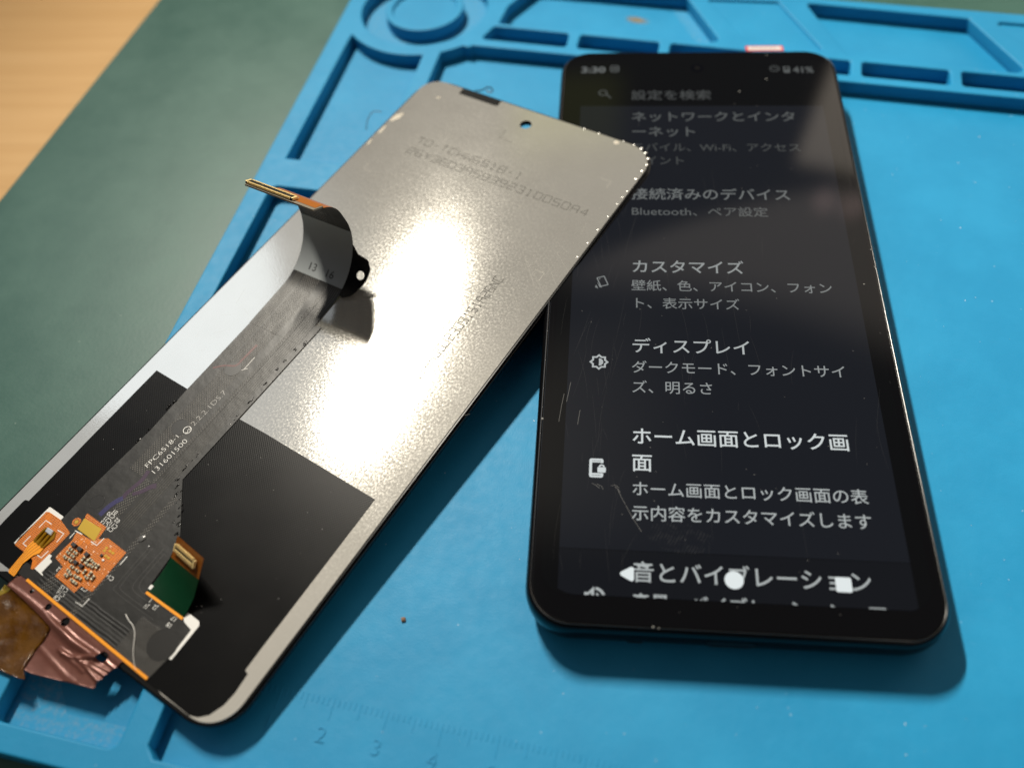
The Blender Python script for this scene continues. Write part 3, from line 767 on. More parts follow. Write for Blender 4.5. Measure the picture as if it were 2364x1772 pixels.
for x, y, z in pts:
    if -39 < x < 39 and -88 < y < 86: continue
    r = min(0.15, 0.025 + random.expovariate(24)); ang = random.uniform(0, 6.28); ln = random.uniform(0.6, 2.2)
    box_bm(bm, x, y, z, r * 1.6 * ln, r, 0.05, Matrix.Rotation(ang, 4, 'Z'))
o = link('dust', from_bm(bm), 'dust_pale'); tag(o, 'pale dust specks scattered on the blue mat', 'dust', kind='stuff')

def hair(pts, z0, z1, r, label):
    n = len(pts)
    P = spline([(p[0], p[1], z0 + (z1 - z0) * i / (n - 1)) for i, p in enumerate(pts)], 6)
    o = link('hair', tube(P, r, 5), 'hair_dark', smooth=True)
    return tag(o, label, 'hair')
hair(D['hair1'], 11.6, 11.0, 0.17, 'short dark curled fibre at the notched top edge of the silver panel')
hair(D['hair2'], 9.0, 8.2, 0.11, 'thin dark hair arching out from the left edge of the silver panel')

# ------------------------------------------------------------------ the working smartphone
hw, hh = D['phone']['half']
PR = D['phone']['R']; PT = D['phone']['t']
PM4 = Matrix(((*PR[0], PT[0] * S), (*PR[1], PT[1] * S), (*PR[2], PT[2] * S), (0, 0, 0, 1)))
phone = empty('smartphone', PM4)
tag(phone, 'black smartphone lying screen up, dark settings menu in Japanese lit on it', 'smartphone')
rings = [(-4.0, -8.45), (-1.9, -8.4), (-0.5, -7.9), (0.55, -6.6), (1.05, -4.6), (1.15, -2.6), (0.95, -1.0), (0.6, -0.25), (0.25, 0.02), (0.02, 0.02), (0.0, -0.25)]
bm = bmesh.new(); prev = None
for off, z in rings:
    pts = rrect(hw + off, hh + off, 7.6 + off, 14)
    vs = [bm.verts.new((x, y, z)) for x, y in pts]
    if prev is None: bm.faces.new(vs[::-1])
    else:
        for k in range(len(vs)): bm.faces.new((prev[k], prev[(k + 1) % len(vs)], vs[(k + 1) % len(vs)], vs[k]))
    prev = vs
bm.faces.new(prev)
body = link('frame', from_bm(bm), 'black_frame', phone, True)
bump_ = link('camera_bump', fill([rrect(10, 17, 5, 8, 18, 60)], -10.35, -8.4, 0.5), 'black_frame', phone, True)
glass = link('screen_glass', fill([rrect(hw - 0.12, hh - 0.12, 7.4, 14)], -0.8, 0.0, 0.18, 3), 'screen_black', phone, True)
rim = rrect(hw + 0.1, hh + 0.1, 7.7, 14)
link('glass_rim', tube([(x, y, 0.0) for x, y in rim + rim[:1]], 0.13, 8), 'rim_gloss', phone, True)
disp = rrect(35.05, 78.2, 5.2, 12)
for i, p in enumerate(disp):
    if p[1] > 0: disp[i] = (p[0], p[1] + 2.4)
# three bands of the lit panel: header, the menu sheet, the strip below it
screen = link('display', fill([disp], 0.010, 0.030), 'display_dark', phone)
card = link('menu_card', fill([[(-31.95, -69.0), (32.05, -69.0), (32.05, 60.3), (-31.95, 60.3)]], 0.04, 0.060), 'display_card', screen)
lower = link('lower_menu_card', fill([[(-31.95, -69.12), (-31.9, -77.1), (-30.4, -77.8), (-29.0, -78.12), (31.0, -78.12), (32.05, -77.6), (32.05, -69.12)]], 0.04, 0.060), 'display_bottom', screen)
TITLE, SUB = 4.33, 3.47
X0 = -18.45
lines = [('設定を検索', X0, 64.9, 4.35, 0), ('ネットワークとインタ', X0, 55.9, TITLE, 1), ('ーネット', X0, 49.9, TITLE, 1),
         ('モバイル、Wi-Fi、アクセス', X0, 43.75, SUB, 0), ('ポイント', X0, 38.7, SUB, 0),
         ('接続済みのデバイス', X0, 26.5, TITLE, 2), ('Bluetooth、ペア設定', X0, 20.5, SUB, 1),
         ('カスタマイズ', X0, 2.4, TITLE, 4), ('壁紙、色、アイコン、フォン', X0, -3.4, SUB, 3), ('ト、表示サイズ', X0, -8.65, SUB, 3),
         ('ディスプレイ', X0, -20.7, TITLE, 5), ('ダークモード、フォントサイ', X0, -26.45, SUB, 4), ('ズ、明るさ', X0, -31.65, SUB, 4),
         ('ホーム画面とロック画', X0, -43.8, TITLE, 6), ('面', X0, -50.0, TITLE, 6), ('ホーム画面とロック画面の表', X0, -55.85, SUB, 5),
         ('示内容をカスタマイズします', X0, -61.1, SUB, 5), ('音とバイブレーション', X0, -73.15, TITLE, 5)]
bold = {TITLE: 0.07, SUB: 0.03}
def screen_text(body, x, y, em, z=0.075, wt=0.1, clip=None):
    me = text_raw(body, wt)
    s = em / EM
    me.transform(Matrix.Translation((x, y - 0.38 * em, z)) @ Matrix.Scale(s, 4))
    if clip is not None:
        bm = bmesh.new(); bm.from_mesh(me)
        bmesh.ops.bisect_plane(bm, geom=bm.verts[:] + bm.edges[:] + bm.faces[:], plane_co=(0, clip, 0), plane_no=(0, 1, 0), clear_inner=True)
        bm.to_mesh(me); bm.free()
    me.transform(Matrix.Scale(S, 4))
    return me
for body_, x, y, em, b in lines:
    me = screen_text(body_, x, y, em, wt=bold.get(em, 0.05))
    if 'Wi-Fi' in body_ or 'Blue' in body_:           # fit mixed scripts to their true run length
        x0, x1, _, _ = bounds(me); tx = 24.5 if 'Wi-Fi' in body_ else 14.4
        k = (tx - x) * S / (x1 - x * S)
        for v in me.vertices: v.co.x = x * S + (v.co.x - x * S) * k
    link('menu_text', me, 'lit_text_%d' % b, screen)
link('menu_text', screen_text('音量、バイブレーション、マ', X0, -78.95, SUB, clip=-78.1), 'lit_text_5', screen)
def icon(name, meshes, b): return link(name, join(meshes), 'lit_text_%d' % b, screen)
F = lambda spl, z=0.075: fill(spl, z, z + 0.006)
# speaker icon, cut by the edge of the panel
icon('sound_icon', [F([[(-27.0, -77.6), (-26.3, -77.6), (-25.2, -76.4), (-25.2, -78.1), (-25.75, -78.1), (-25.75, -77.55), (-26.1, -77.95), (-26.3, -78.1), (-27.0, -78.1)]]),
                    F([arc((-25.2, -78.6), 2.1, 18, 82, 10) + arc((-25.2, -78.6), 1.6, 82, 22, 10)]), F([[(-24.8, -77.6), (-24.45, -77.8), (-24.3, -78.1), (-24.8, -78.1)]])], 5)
# phone with a padlock
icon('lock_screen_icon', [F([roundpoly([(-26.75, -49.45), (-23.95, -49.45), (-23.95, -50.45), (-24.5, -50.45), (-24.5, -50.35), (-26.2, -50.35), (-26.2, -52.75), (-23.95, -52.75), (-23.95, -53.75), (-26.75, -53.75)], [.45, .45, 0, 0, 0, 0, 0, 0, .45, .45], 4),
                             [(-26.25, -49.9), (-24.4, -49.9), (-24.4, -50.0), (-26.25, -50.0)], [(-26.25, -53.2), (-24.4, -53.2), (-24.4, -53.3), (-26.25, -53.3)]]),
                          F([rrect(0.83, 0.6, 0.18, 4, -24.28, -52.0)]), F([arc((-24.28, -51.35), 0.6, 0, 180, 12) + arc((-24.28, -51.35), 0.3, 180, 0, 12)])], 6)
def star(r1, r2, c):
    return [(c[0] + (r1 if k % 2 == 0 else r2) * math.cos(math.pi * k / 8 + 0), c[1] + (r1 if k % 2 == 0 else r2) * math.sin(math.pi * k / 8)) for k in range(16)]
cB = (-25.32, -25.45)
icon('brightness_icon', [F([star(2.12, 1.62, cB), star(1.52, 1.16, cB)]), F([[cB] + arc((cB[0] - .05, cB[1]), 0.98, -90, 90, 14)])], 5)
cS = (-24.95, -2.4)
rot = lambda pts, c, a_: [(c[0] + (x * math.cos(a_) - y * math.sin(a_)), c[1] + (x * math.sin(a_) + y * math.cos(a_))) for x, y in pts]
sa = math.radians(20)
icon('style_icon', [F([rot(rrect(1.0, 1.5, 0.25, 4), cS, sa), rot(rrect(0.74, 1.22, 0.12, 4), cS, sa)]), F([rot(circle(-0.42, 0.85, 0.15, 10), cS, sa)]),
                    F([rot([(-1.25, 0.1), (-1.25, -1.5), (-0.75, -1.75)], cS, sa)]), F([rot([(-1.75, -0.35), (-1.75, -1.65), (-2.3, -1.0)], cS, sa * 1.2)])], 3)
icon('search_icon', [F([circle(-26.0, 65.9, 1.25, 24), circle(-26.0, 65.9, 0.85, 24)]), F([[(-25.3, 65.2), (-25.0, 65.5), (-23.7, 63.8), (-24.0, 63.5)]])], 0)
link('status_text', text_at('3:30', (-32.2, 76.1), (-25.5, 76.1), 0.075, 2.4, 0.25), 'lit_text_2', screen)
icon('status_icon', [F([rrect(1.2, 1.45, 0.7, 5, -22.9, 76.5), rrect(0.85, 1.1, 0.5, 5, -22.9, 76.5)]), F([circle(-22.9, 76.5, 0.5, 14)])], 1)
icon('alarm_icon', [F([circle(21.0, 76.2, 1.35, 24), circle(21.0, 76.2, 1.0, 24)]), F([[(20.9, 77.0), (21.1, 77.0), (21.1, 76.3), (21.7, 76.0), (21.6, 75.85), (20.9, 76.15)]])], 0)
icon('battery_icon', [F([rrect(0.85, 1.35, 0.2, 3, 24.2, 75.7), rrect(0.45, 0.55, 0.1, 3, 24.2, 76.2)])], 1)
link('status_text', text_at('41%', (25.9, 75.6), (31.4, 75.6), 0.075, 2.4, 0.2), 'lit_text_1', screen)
# navigation keys laid over the menu
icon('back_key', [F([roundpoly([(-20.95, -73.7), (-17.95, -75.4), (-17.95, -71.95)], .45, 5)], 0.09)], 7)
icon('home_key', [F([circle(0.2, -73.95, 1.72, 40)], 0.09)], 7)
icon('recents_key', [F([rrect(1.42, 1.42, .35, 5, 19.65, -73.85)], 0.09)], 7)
link('front_camera', fill([circle(-0.07, 76.6, 1.75, 40)], 0.04, 0.062), 'lens_dark', phone)
link('camera_lens', fill([circle(-0.07, 76.6, 0.8, 30)], 0.07, 0.09, 0.008), 'rim_black', phone)
# ports on the bottom edge
rx = Matrix.Rotation(math.radians(90), 4, 'X')
me = fill([rrect(4.4, 1.35, 1.34, 8)], -0.2, 0.05); me.transform(Matrix.Translation((-0.6 * S, -(hh + 1.12) * S, -3.9 * S)) @ rx); link('charging_port', me, 'port_black', phone)
me = fill([rrect(1.5, 0.55, 0.5, 6)], -0.2, 0.05); me.transform(Matrix.Translation((-17.6 * S, -(hh + 0.95) * S, -5.4 * S)) @ rx); link('microphone_hole', me, 'port_black', phone)
# wear: scratches, greasy marks, chips
random.seed(11)
sc = []
for k in range(95):
    x = random.choice((random.uniform(-35, -20), random.uniform(-36, 33))); y = random.uniform(-78, 30)
    ln = random.uniform(2, 16); an = math.radians(90 + random.gauss(0, 9))
    n_ = 5; cv = random.uniform(-.03, .03)
    sc.append([(x + math.cos(an + cv * i) * ln * i / n_, y + math.sin(an + cv * i) * ln * i / n_) for i in range(n_ + 1)])
sc = [s for s in sc if all(abs(p[0]) < 36 and -82 < p[1] < 60 for p in s)]
link('scratches', strokes(sc, lambda t: 0.055 * math.sin(math.pi * (0.1 + 0.8 * t)), 0.11), 'scratch_white', phone)
sf = [[(-19.5, -59.6), (-18.2, -62.2), (-16.5, -65.1)], [(-21.05, -56.3), (-20.4, -57.8), (-19.6, -59.4)], [(-26.1, -55.1), (-25.3, -55.5), (-24.6, -56.2)], [(-25.2, -55.2), (-24.2, -55.7), (-23.9, -56.4)],
      [(-22.4, -55.5), (-21.6, -55.3), (-20.8, -55.9)], [(-21.6, -55.7), (-21.0, -56.2), (-20.6, -56.9)], [(-33.3, -41), (-32.9, -37), (-32.5, -34)], [(-31.9, -36), (-31.2, -31)], [(-29.4, -41.5), (-29.0, -38)]]
for k in range(70):
    x, y = random.uniform(-36, 36), random.uniform(-82, 70); sc_ = random.uniform(.1, .4); an = random.uniform(0, 6.3)
    sf.append([(x, y), (x + sc_ * math.cos(an), y + sc_ * math.sin(an))])
link('scuffs', strokes(sf, 0.10, 0.115), 'scuff_white', phone)
link('finger_smudge', fill([[(-14.3 + 5 + 6.2 * math.cos(t), -66 + 3.2 * math.sin(t) - 0.15 * math.cos(t) * 4) for t in [2 * math.pi * k / 30 for k in range(30)]]], 0.10, 0.104), 'finger_grease', phone)
for x, y, r in ((-36.75, -40.4, .26), (10.8, 66.3, .24), (18.4, 71.6, .24), (19.4, 82.4, .2), (36.6, 8.6, .18), (36.7, 3.2, .18), (33.6, -2.0, .18), (-14.6, -83.5, .2), (-13.6, -83.7, .16)):
    bm = bmesh.new(); q = bmesh.ops.create_icosphere(bm, subdivisions=2, radius=r)['verts']
    for v in q: v.co = Vector((v.co.x * (1 + .4 * noise.noise(v.co * 4)), v.co.y * (1 + .4 * noise.noise(v.co * 3)), v.co.z * .35)) + Vector((x, y, .08))
    link('lint', from_bm(bm), 'lint_grey', phone, True)
# paper sticker on the top edge
sq = rrect(5.2, 1.75, 0.25, 3)
stk = link('sticker', fill([sq], 0, 0.12), 'sticker_red', phone)
inn = link('sticker_face', fill([rrect(4.6, 1.2, 0.2, 3)], 0.13, 0.15), 'sticker_white', stk)
mk = []
random.seed(5)
for k in range(6):
    x = -3.6 + k * 1.2
    mk.append([(x, -.6), (x + .6, -.1), (x + .1, .3), (x + .7, .8)])
link('sticker_print', strokes(mk, 0.18, 0.16), 'etched_grey', stk)
stk.matrix_parent_inverse = Matrix()
stk.matrix_local = Matrix.Translation(((19.3, 86.6, -0.9, -12)[0] * S, (19.3, 86.6, -0.9, -12)[1] * S, (19.3, 86.6, -0.9, -12)[2] * S)) @ Matrix.Rotation(math.radians((19.3, 86.6, -0.9, -12)[3]), 4, 'X')

# ------------------------------------------------------------------ the removed display panel, lying face down
MR, MT = D['mod']['R'], D['mod']['t']
MM4 = Matrix(((*MR[0], MT[0] * S), (*MR[1], MT[1] * S), (*MR[2], MT[2] * S), (0, 0, 0, 1)))
panel = empty('display_panel', MM4)
tag(panel, 'removed phone display lying face down, silver metal back with black foil and flex cable', 'phone display')
hole = circle(-0.57, 77.35, 1.6, 36)
link('cover_glass', fill([rrect(hw, hh, 8.6, 14), circle(-0.57, 77.35, 1.75, 36)], -1.85, -0.62, 0.34, 3), 'screen_black', panel, True)
link('panel_frame', fill([rrect(hw - 0.45, hh - 0.45, 8.2, 14), circle(-0.57, 77.35, 1.68, 36)], -0.64, -0.16, 0.0), 'rim_black', panel)
pw, ph = hw - 0.85, hh - 0.85
cr = roundpoly([(-pw, -ph), (-25, -ph), (-23.5, -81.9), (17.5, -81.9), (22, -ph), (pw, -ph), (pw, ph), (-11.75, ph), (-11.75, 80.3), (-24.6, 80.3), (-24.6, ph), (-pw, ph)], [8.0, 1, .4, .4, 2.5, 8.0, 8.0, 0.25, 0.2, 0.2, 0.25, 8.0], 12)
# the sheet is cut as a fine grid so that it can be very slightly bowed, as thin pressed metal is
plate = fill([cr, hole], -0.155, 0.0, 0.04, 1)
def bow(me, amp=0.0):
    for v in me.vertices:
        u, vv = v.co.x / S, v.co.y / S
        v.co.z += amp * S * (1 - (u / 37) ** 2)
while plate.uv_layers: plate.uv_layers.remove(plate.uv_layers[0])
uv = plate.uv_layers.new(name='grain')
for l in plate.loops:
    c = plate.vertices[l.vertex_index].co
    uv.data[l.index].uv = (c.x * 10 if 'V' == 'U' else c.y * 10, c.y * 10 if 'V' == 'U' else c.x * 10)
backplate = link('metal_backplate', plate, 'brushed_plate', panel, True)
GLY = {'0': ['0006 0646 4640 4000'], '1': ['1526 2620', '1030'], '2': ['0646 4643 4303 0300 0040'], '3': ['0646 4640 4000', '1343'], '4': ['3006', '0602 0242'], '5': ['4606 0603 0343 4340 4000'],
       '6': ['4606 0600 0040 4043 4303'], '8': ['0006 0646 4640 4000', '0343'], '9': ['0040 4046 4606 0603 0343'], 'A': ['0005 0516 1636 3645 4540', '0343'], 'C': ['4606 0600 0040'], 'D': ['0006 0636 3645 4541 4130 3000'],
       'H': ['0006', '4640', '0343'], 'N': ['0006 0640 4046'], 'S': ['4606 0603 0343 4340 4000'], 'T': ['0646', '2620'], 'W': ['0600 0023 2340 4046'], 'Y': ['0623 2346', '2320'], '-': ['1333'], ' ': [], '4': ['3036 3602 0242']}
def laser_text(body, a, b, h, z):
    """burnt-in letters drawn as short strokes on a 4 by 6 grid"""
    A, B = Vector(a), Vector(b); n = len(body); L = (B - A).length
    adv = L / (n - 0.30); wd_ = adv * 0.70; e1 = (B - A).normalized(); e2 = Vector((-e1.y, e1.x)); ls = []
    for i, ch in enumerate(body):
        for st_ in GLY.get(ch, []):
            for seg in st_.split():
                p = [A + e1 * (i * adv + int(seg[j]) / 4 * wd_) + e2 * (int(seg[j + 1]) / 6 - .5) * h for j in (0, 2)]
                m_ = int(max(1, round((p[1] - p[0]).length / 0.42)))
                for k in range(m_):
                    q0 = p[0].lerp(p[1], k / m_ + .03); q1 = p[0].lerp(p[1], (k + 1) / m_ - .05 / m_); ls.append([q0, q1])
    return strokes(ls, 0.24, z)
for (b_, p, q), hgt in zip(D['plate_text'], (2.3, 2.3, 1.9, 2.3)):
    link('plate_print', laser_text(b_, p, q, hgt, 0.012), 'etched_grey', backplate)
for k, l in enumerate(D['l_marks']): link('corner_mark', strokes([l], 0.12, 0.012), 'hairline' if k < 3 else 'etched_grey', backplate)
bm = bmesh.new()
for k, (x, y) in enumerate(D['dimples']):
    x = min(x, pw - 0.55)
    r = 0.40 if 3 < k < 10 else 0.22
    q = bmesh.ops.create_uvsphere(bm, u_segments=14, v_segments=8, radius=r)['verts']
    for v in q: v.co = Vector((v.co.x + x, v.co.y + y, v.co.z * 0.32))
link('edge_dimples', from_bm(bm), 'dent_metal', backplate, True)
for x, y, sx_, sy_, an in ((-34.6, 64.5, .8, 2.2, -20), (-35.2, 58.5, .4, 1.6, 0), (-35.3, 53, .3, 1.2, 5), (24.6, 81.6, .7, .6, 0), (-28.8, 76.3, .5, .35, 10)):
    bm = bmesh.new(); q = bmesh.ops.create_icosphere(bm, subdivisions=3, radius=1)['verts']
    for v in q:
        n_ = 1 + .5 * noise.noise(v.co * 1.7 + Vector((x, y, 0)))
        p = Matrix.Rotation(math.radians(an), 3, 'Z') @ Vector((v.co.x * sx_ * n_, v.co.y * sy_ * n_, v.co.z * 0.08))
        v.co = p + Vector((x, y, 0.02))
    link('glue_residue', from_bm(bm), 'glue_residue', backplate, True)
random.seed(21)
ss = []
for k in range(140):
    x, y = random.uniform(-33, 35), random.uniform(-30, 80); an = random.choice((random.gauss(-0.5, .5), random.uniform(0, 3.1))); ln = random.uniform(.8, 5)
    ss.append([(x, y), (x + ln * math.cos(an), y + ln * math.sin(an))])
for k in range(14):
    x, y = random.uniform(20, 33), random.uniform(20, 45); ss.append([(x, y), (x + 6, y - 5 + random.uniform(-1, 1))])
link('fine_scratches', strokes(ss, 0.03, 0.010), 'hairline', backplate)

# black protective foil
film = roundpoly(D['film'], 0.35, 4)
foil_b = link('black_foil_sheet', fill([D['film']], 0.0, 0.07, 0.02, 1), 'black_foil', panel)
bm = bmesh.new()
for k in range(34):
    x, y = random.uniform(-31, 32), random.uniform(-80, -33); r = random.choice((.03, .04, .05, .08))
    q = bmesh.ops.create_icosphere(bm, subdivisions=1, radius=r)['verts']
    bmesh.ops.translate(bm, vec=(x, y, .09), verts=q)
link('foil_dust', from_bm(bm), 'dust_pale', foil_b)
link('white_tape', fill([roundpoly(D['white_patch'], .3)], 0.08, 0.16, 0.02, 1), 'white_tape', panel)
link('white_tape', fill([D['white_side']], 0.085, 0.16, 0.02, 1), 'white_tape', panel)

# ---- main flexible board: a flat part glued to the back, and a strip that lifts and curls over
def set_uv(me, fn):
    while me.uv_layers: me.uv_layers.remove(me.uv_layers[0])
    u_ = me.uv_layers.new(name='strip')
    for l in me.loops: u_.data[l.index].uv = fn(l.vertex_index)
fx = D['flex']
flat = fill([roundpoly(fx, 0.25, 3)], 0.10, 0.22, 0.03, 1)
set_uv(flat, lambda i: (flat.vertices[i].co.x / S, flat.vertices[i].co.y / S))
flex = link('flex_cable', flat, 'flex_film', panel)
phi, fu, fv, fr, fth, fflat, fw, ftilt, fL = D['fold'][:9]
def path(s):
    """distance along the strip -> (advance, height, tangent angle)"""
    if s <= fflat: return s, 0.0, 0.0
    t = (s - fflat) / fr
    if t <= fth: return fflat + fr * math.sin(t), fr * (1 - math.cos(t)), t
    x, z = fflat + fr * math.sin(fth), fr * (1 - math.cos(fth))
    e = s - fflat - fr * fth
    r2 = 8.0; bend_of = lambda q: fth + max(0.0, min(q, fL + 0.4) - 2.6) / r2
    a_ = bend_of(e)
    n_ = 16; ds = e / n_
    for k in range(n_):
        ang = bend_of((k + .5) * ds)
        x += ds * math.cos(ang); z += ds * math.sin(ang)
    return x, z, a_
fL += 2.0
dd = Vector((math.cos(phi), math.sin(phi), 0)); ww = Vector((math.sin(phi), -math.cos(phi), 0))
SV0 = fv
def bend(u, s, off=0.0):
    """strip coordinates (u across from its left edge, s along) -> panel coordinates; off lifts towards the inner face"""
    x, z, t = path(s)
    nrm = dd * (-math.sin(t)) + Vector((0, 0, math.cos(t)))
    return Vector((fu, fv, 0.16)) + dd * x + Vector((0, 0, z)) + ww * u + nrm * off
STOT = fflat + fr * fth + fL
def lw(s):      # left edge and right edge of the strip (mm from the left)
    return 0.0
def rw(s):
    r_ = fw
    if s > 28.0: r_ = fw + 1.2 * max(0.0, 1 - abs(s - 31.0) / 3.5) * 0
    return r_
def strip_mesh(s0, s1, ua, ub, off0, off1, ns=60, nu=10):
    bm = bmesh.new(); g = []
    for side in (off1, off0):
        rows = []
        for i in range(ns + 1):
            s = s0 + (s1 - s0) * i / ns
            a_ = ua(s) if callable(ua) else ua; b_ = ub(s) if callable(ub) else ub
            rows.append([bm.verts.new(bend(a_ + (b_ - a_) * j / nu, s, side)) for j in range(nu + 1)])
        g.append(rows)
    uvd = {}
    for side, rows in enumerate(g):
        for i in range(ns):
            for j in range(nu):
                q = (rows[i][j], rows[i][j + 1], rows[i + 1][j + 1], rows[i + 1][j])
                bm.faces.new(q if side == 0 else q[::-1])
    T_, B_ = g
    for i in range(ns):
        bm.faces.new((T_[i][0], T_[i + 1][0], B_[i + 1][0], B_[i][0])); bm.faces.new((T_[i + 1][nu], T_[i][nu], B_[i][nu], B_[i + 1][nu]))
    for j in range(nu):
        bm.faces.new((T_[0][j + 1], T_[0][j], B_[0][j], B_[0][j + 1])); bm.faces.new((T_[ns][j], T_[ns][j + 1], B_[ns][j + 1], B_[ns][j]))
    bmesh.ops.recalc_face_normals(bm, faces=bm.faces[:])
    idx = []
    for side in range(2):
        for i in range(ns + 1):
            s = s0 + (s1 - s0) * i / ns
            a_ = ua(s) if callable(ua) else ua; b_ = ub(s) if callable(ub) else ub
            for j in range(nu + 1): idx.append((fu + a_ + (b_ - a_) * j / nu, fv + s))
    me = from_bm(bm)
    set_uv(me, lambda i: idx[i])
    return me
link('strip_underside', strip_mesh(10.0, 33.0, 0.15, fw - 0.15, -0.05, -0.005), 'back_olive', flex, True)
link('strip_underside', strip_mesh(33.2, STOT, 0.15, fw - 0.15, -0.05, -0.005), 'brown_polyimide', flex, True)
link('flex_strip', strip_mesh(-1.5, STOT, 0.0, rw, 0.0, 0.10), 'flex_film', flex, True)
s0, s1 = D['lab_s']
link('white_label', strip_mesh(s0, s1, 0.1, fw - 0.05, 0.10, 0.15, 30, 6), 'label_grey', flex, True)
def on_strip(me):
    for v in me.vertices:
        p = bend(v.co.x / S, v.co.y / S, 0.16 + v.co.z / S)
        v.co = p * S
    return me
link('label_print', on_strip(join([text_c('13', (4.9, s0 + 2.3), 0, 1.85, 0, 0.05), text_c('16', (10.2, s0 + 2.2), 0, 1.85, 0, 0.05)])), 'ink_black', flex)
link('strip_print', on_strip(text_c('1100T', (7.4, s1 + 3.4), 0, 1.1, 0, -0.25)), 'emboss_grey', flex)
# side tab with its hole
tabp = roundpoly([(fw - 0.3, 14.4), (fw + 1.2, 14.0), (fw + 3.1, 15.2), (fw + 5.2, 19.6), (fw + 5.6, 22.8), (fw + 4.6, 24.8), (fw + 1.6, 25.4), (fw - 0.1, 27.6), (fw - 0.3, 27.6)], [0, .6, 1.0, 1.2, .8, .6, .8, .6, 0], 5)
def grid_on_strip(poly, hole_c, hole_r, z0, z1):
    me = sheet([tuple(p) for p in poly], [(hole_c, hole_r)], 0.28, lambda x, y: 0.0, z1 - z0)
    for v in me.vertices: v.co = bend(v.co.x / S, v.co.y / S, z0 + v.co.z / S + (z1 - z0)) * S
    return me
tm_ = grid_on_strip(tabp, (fw + 3.3, 20.6), 1.05, 0.0, 0.1)
link('locating_tab', tm_, 'rim_black', flex, True)
# end board with the contact strip on its outer face
BS0, BS1 = STOT - 0.4, STOT + 3.2
def bpt(u, s, off): return bend(u, s, off)
x_, z_, t_end = path(STOT)
Nn = dd * (-math.sin(t_end)) + Vector((0, 0, math.cos(t_end)))
Td = dd * math.cos(t_end) + Vector((0, 0, math.sin(t_end)))
Wd = (ww + dd * 0.0).normalized()
org = bend(0, STOT, 0)
def bboard(cu, cs, cn, su, ss_, sn, bev=0.0):
    """box on the end board: across, along, outward (outer face is -normal)"""
    B3 = Matrix((Wd, Td, -Nn)).transposed().to_4x4()
    c = org + Wd * cu + Td * cs - Nn * cn
    return box(c.x, c.y, c.z, su, ss_, sn, B3, bev)
link('end_board', bboard(4.7, 1.5, 0.10, 19.4, 3.2, 0.42, 0.05), 'board_edge', flex)
link('end_film', bboard(11.0, 0.8, 0.335, 6.0, 2.6, 0.05), 'brown_polyimide', flex)
BC = 1.6
con = link('board_connector', bboard(BC, 1.9, 0.62, 13.4, 1.9, 0.62, 0.08), 'connector_black', flex)
pins = []
for k in range(34):
    x = BC - 6.0 + 12.0 * k / 33
    pins.append(bboard(x, 1.9 + 0.82, 0.75, 0.22, 0.5, 0.5, 0.04)); pins.append(bboard(x, 1.9 - 0.82, 0.75, 0.22, 0.5, 0.5, 0.04))
    pins.append(bboard(x, 0.75, 0.37, 0.2, 0.5, 0.12))
for sgn in (-1, 1): pins.append(bboard(BC + sgn * 6.55, 1.9, 0.68, 0.5, 1.7, 0.66, 0.08))
link('gold_contacts', join(pins), 'gold', flex)

# ---- printed and soldered details of the flat part
zf = 0.226
def silk_ang(b_): return math.pi
txt = []
for (b_, p, q) in D['flex_text'][:2]: txt.append(text_at(b_, p, q, zf, 1.15 if b_[0] == 'F' else 1.2, -0.18))
link('flex_print', join(txt), 'silk_white', flex)
link('embossed_print', join([text_at('2.2.2.1DS.7', *D['flex_text'][2][1:], zf, 1.25, -0.22)]), 'emboss_grey', flex)
uc = (-14.25, -39.3)
link('approval_mark', join([fill([circle(uc[0], uc[1], 0.95, 28), circle(uc[0], uc[1], 0.8, 28)], zf, zf + .005), text_c('UL', uc, math.pi / 2, 0.9, zf, -0.1)]), 'silk_white', flex)
link('arrow_mark', strokes([D['arrow'][0], D['arrow'][1]], 0.18, zf), 'emboss_grey', flex)
link('silk_letters', join([text_c(t, p, math.pi, 0.85, zf, -0.05) for t, p in D['silk']]), 'silk_white', flex)
link('silk_brackets', strokes([D['bracket_b'][2], D['bracket_b'][3], D['bracket_b'][4]], 0.18, zf), 'silk_white', flex)
for (c, r) in D['circles']:
    link('round_window', join([fill([circle(c[0], c[1], r, 40)], zf - .02, zf + 0.004), fill([circle(c[0], c[1], r, 40), circle(c[0], c[1], r - 0.09, 40)], zf - .02, zf + 0.03)]), 'round_film', flex)
link('ink_stroke', strokes([spline([(*p, 0) for p in D['purple'][0]], 5)], lambda t: 0.95, zf + .012), 'purple_ink', flex)
link('ink_stroke', strokes([spline([(*p, 0) for p in D['purple'][1]], 5)], lambda t: 1.25 - .5 * t, zf + .016), 'purple_ink', flex)
link('ink_stroke', strokes([spline([(*p, 0) for p in D['purple'][2]], 5)], lambda t: 1.1, zf + .020), 'blue_ink', flex)
link('ink_stroke', strokes([spline([(*p, 0) for p in D['red_ink'][0]], 5)], lambda t: 0.6 - .2 * t, zf + .012), 'red_ink', flex)
# orange areas
pa = link('orange_patch', fill([roundpoly(D['patch_a'], 0.25, 4)], 0.20, 0.27, 0.02, 1), 'orange_polyimide', flex)
pb = link('orange_patch', fill([roundpoly(D['patch_b'], 0.08, 3)], 0.20, 0.27, 0.02, 1), 'orange_polyimide', flex)
link('orange_patch', fill([roundpoly(D['copper_block'], 0.25, 4)], 0.20, 0.275, 0.02, 1), 'orange_polyimide', flex)
link('copper_pad', fill([roundpoly(D['copper_pad'], 0.2, 4)], 0.26, 0.32, 0.02, 1), 'copper_gold', flex)
rp = D['ring_pad']
link('orange_patch', fill([circle(rp[0], rp[1], 0.95, 30)], 0.20, 0.276, 0.02, 1), 'orange_polyimide', flex)
link('ring_trace', fill([circle(rp[0], rp[1], 0.62, 30), circle(rp[0], rp[1], 0.45, 30)], 0.27, 0.285), 'tail_trace', flex)
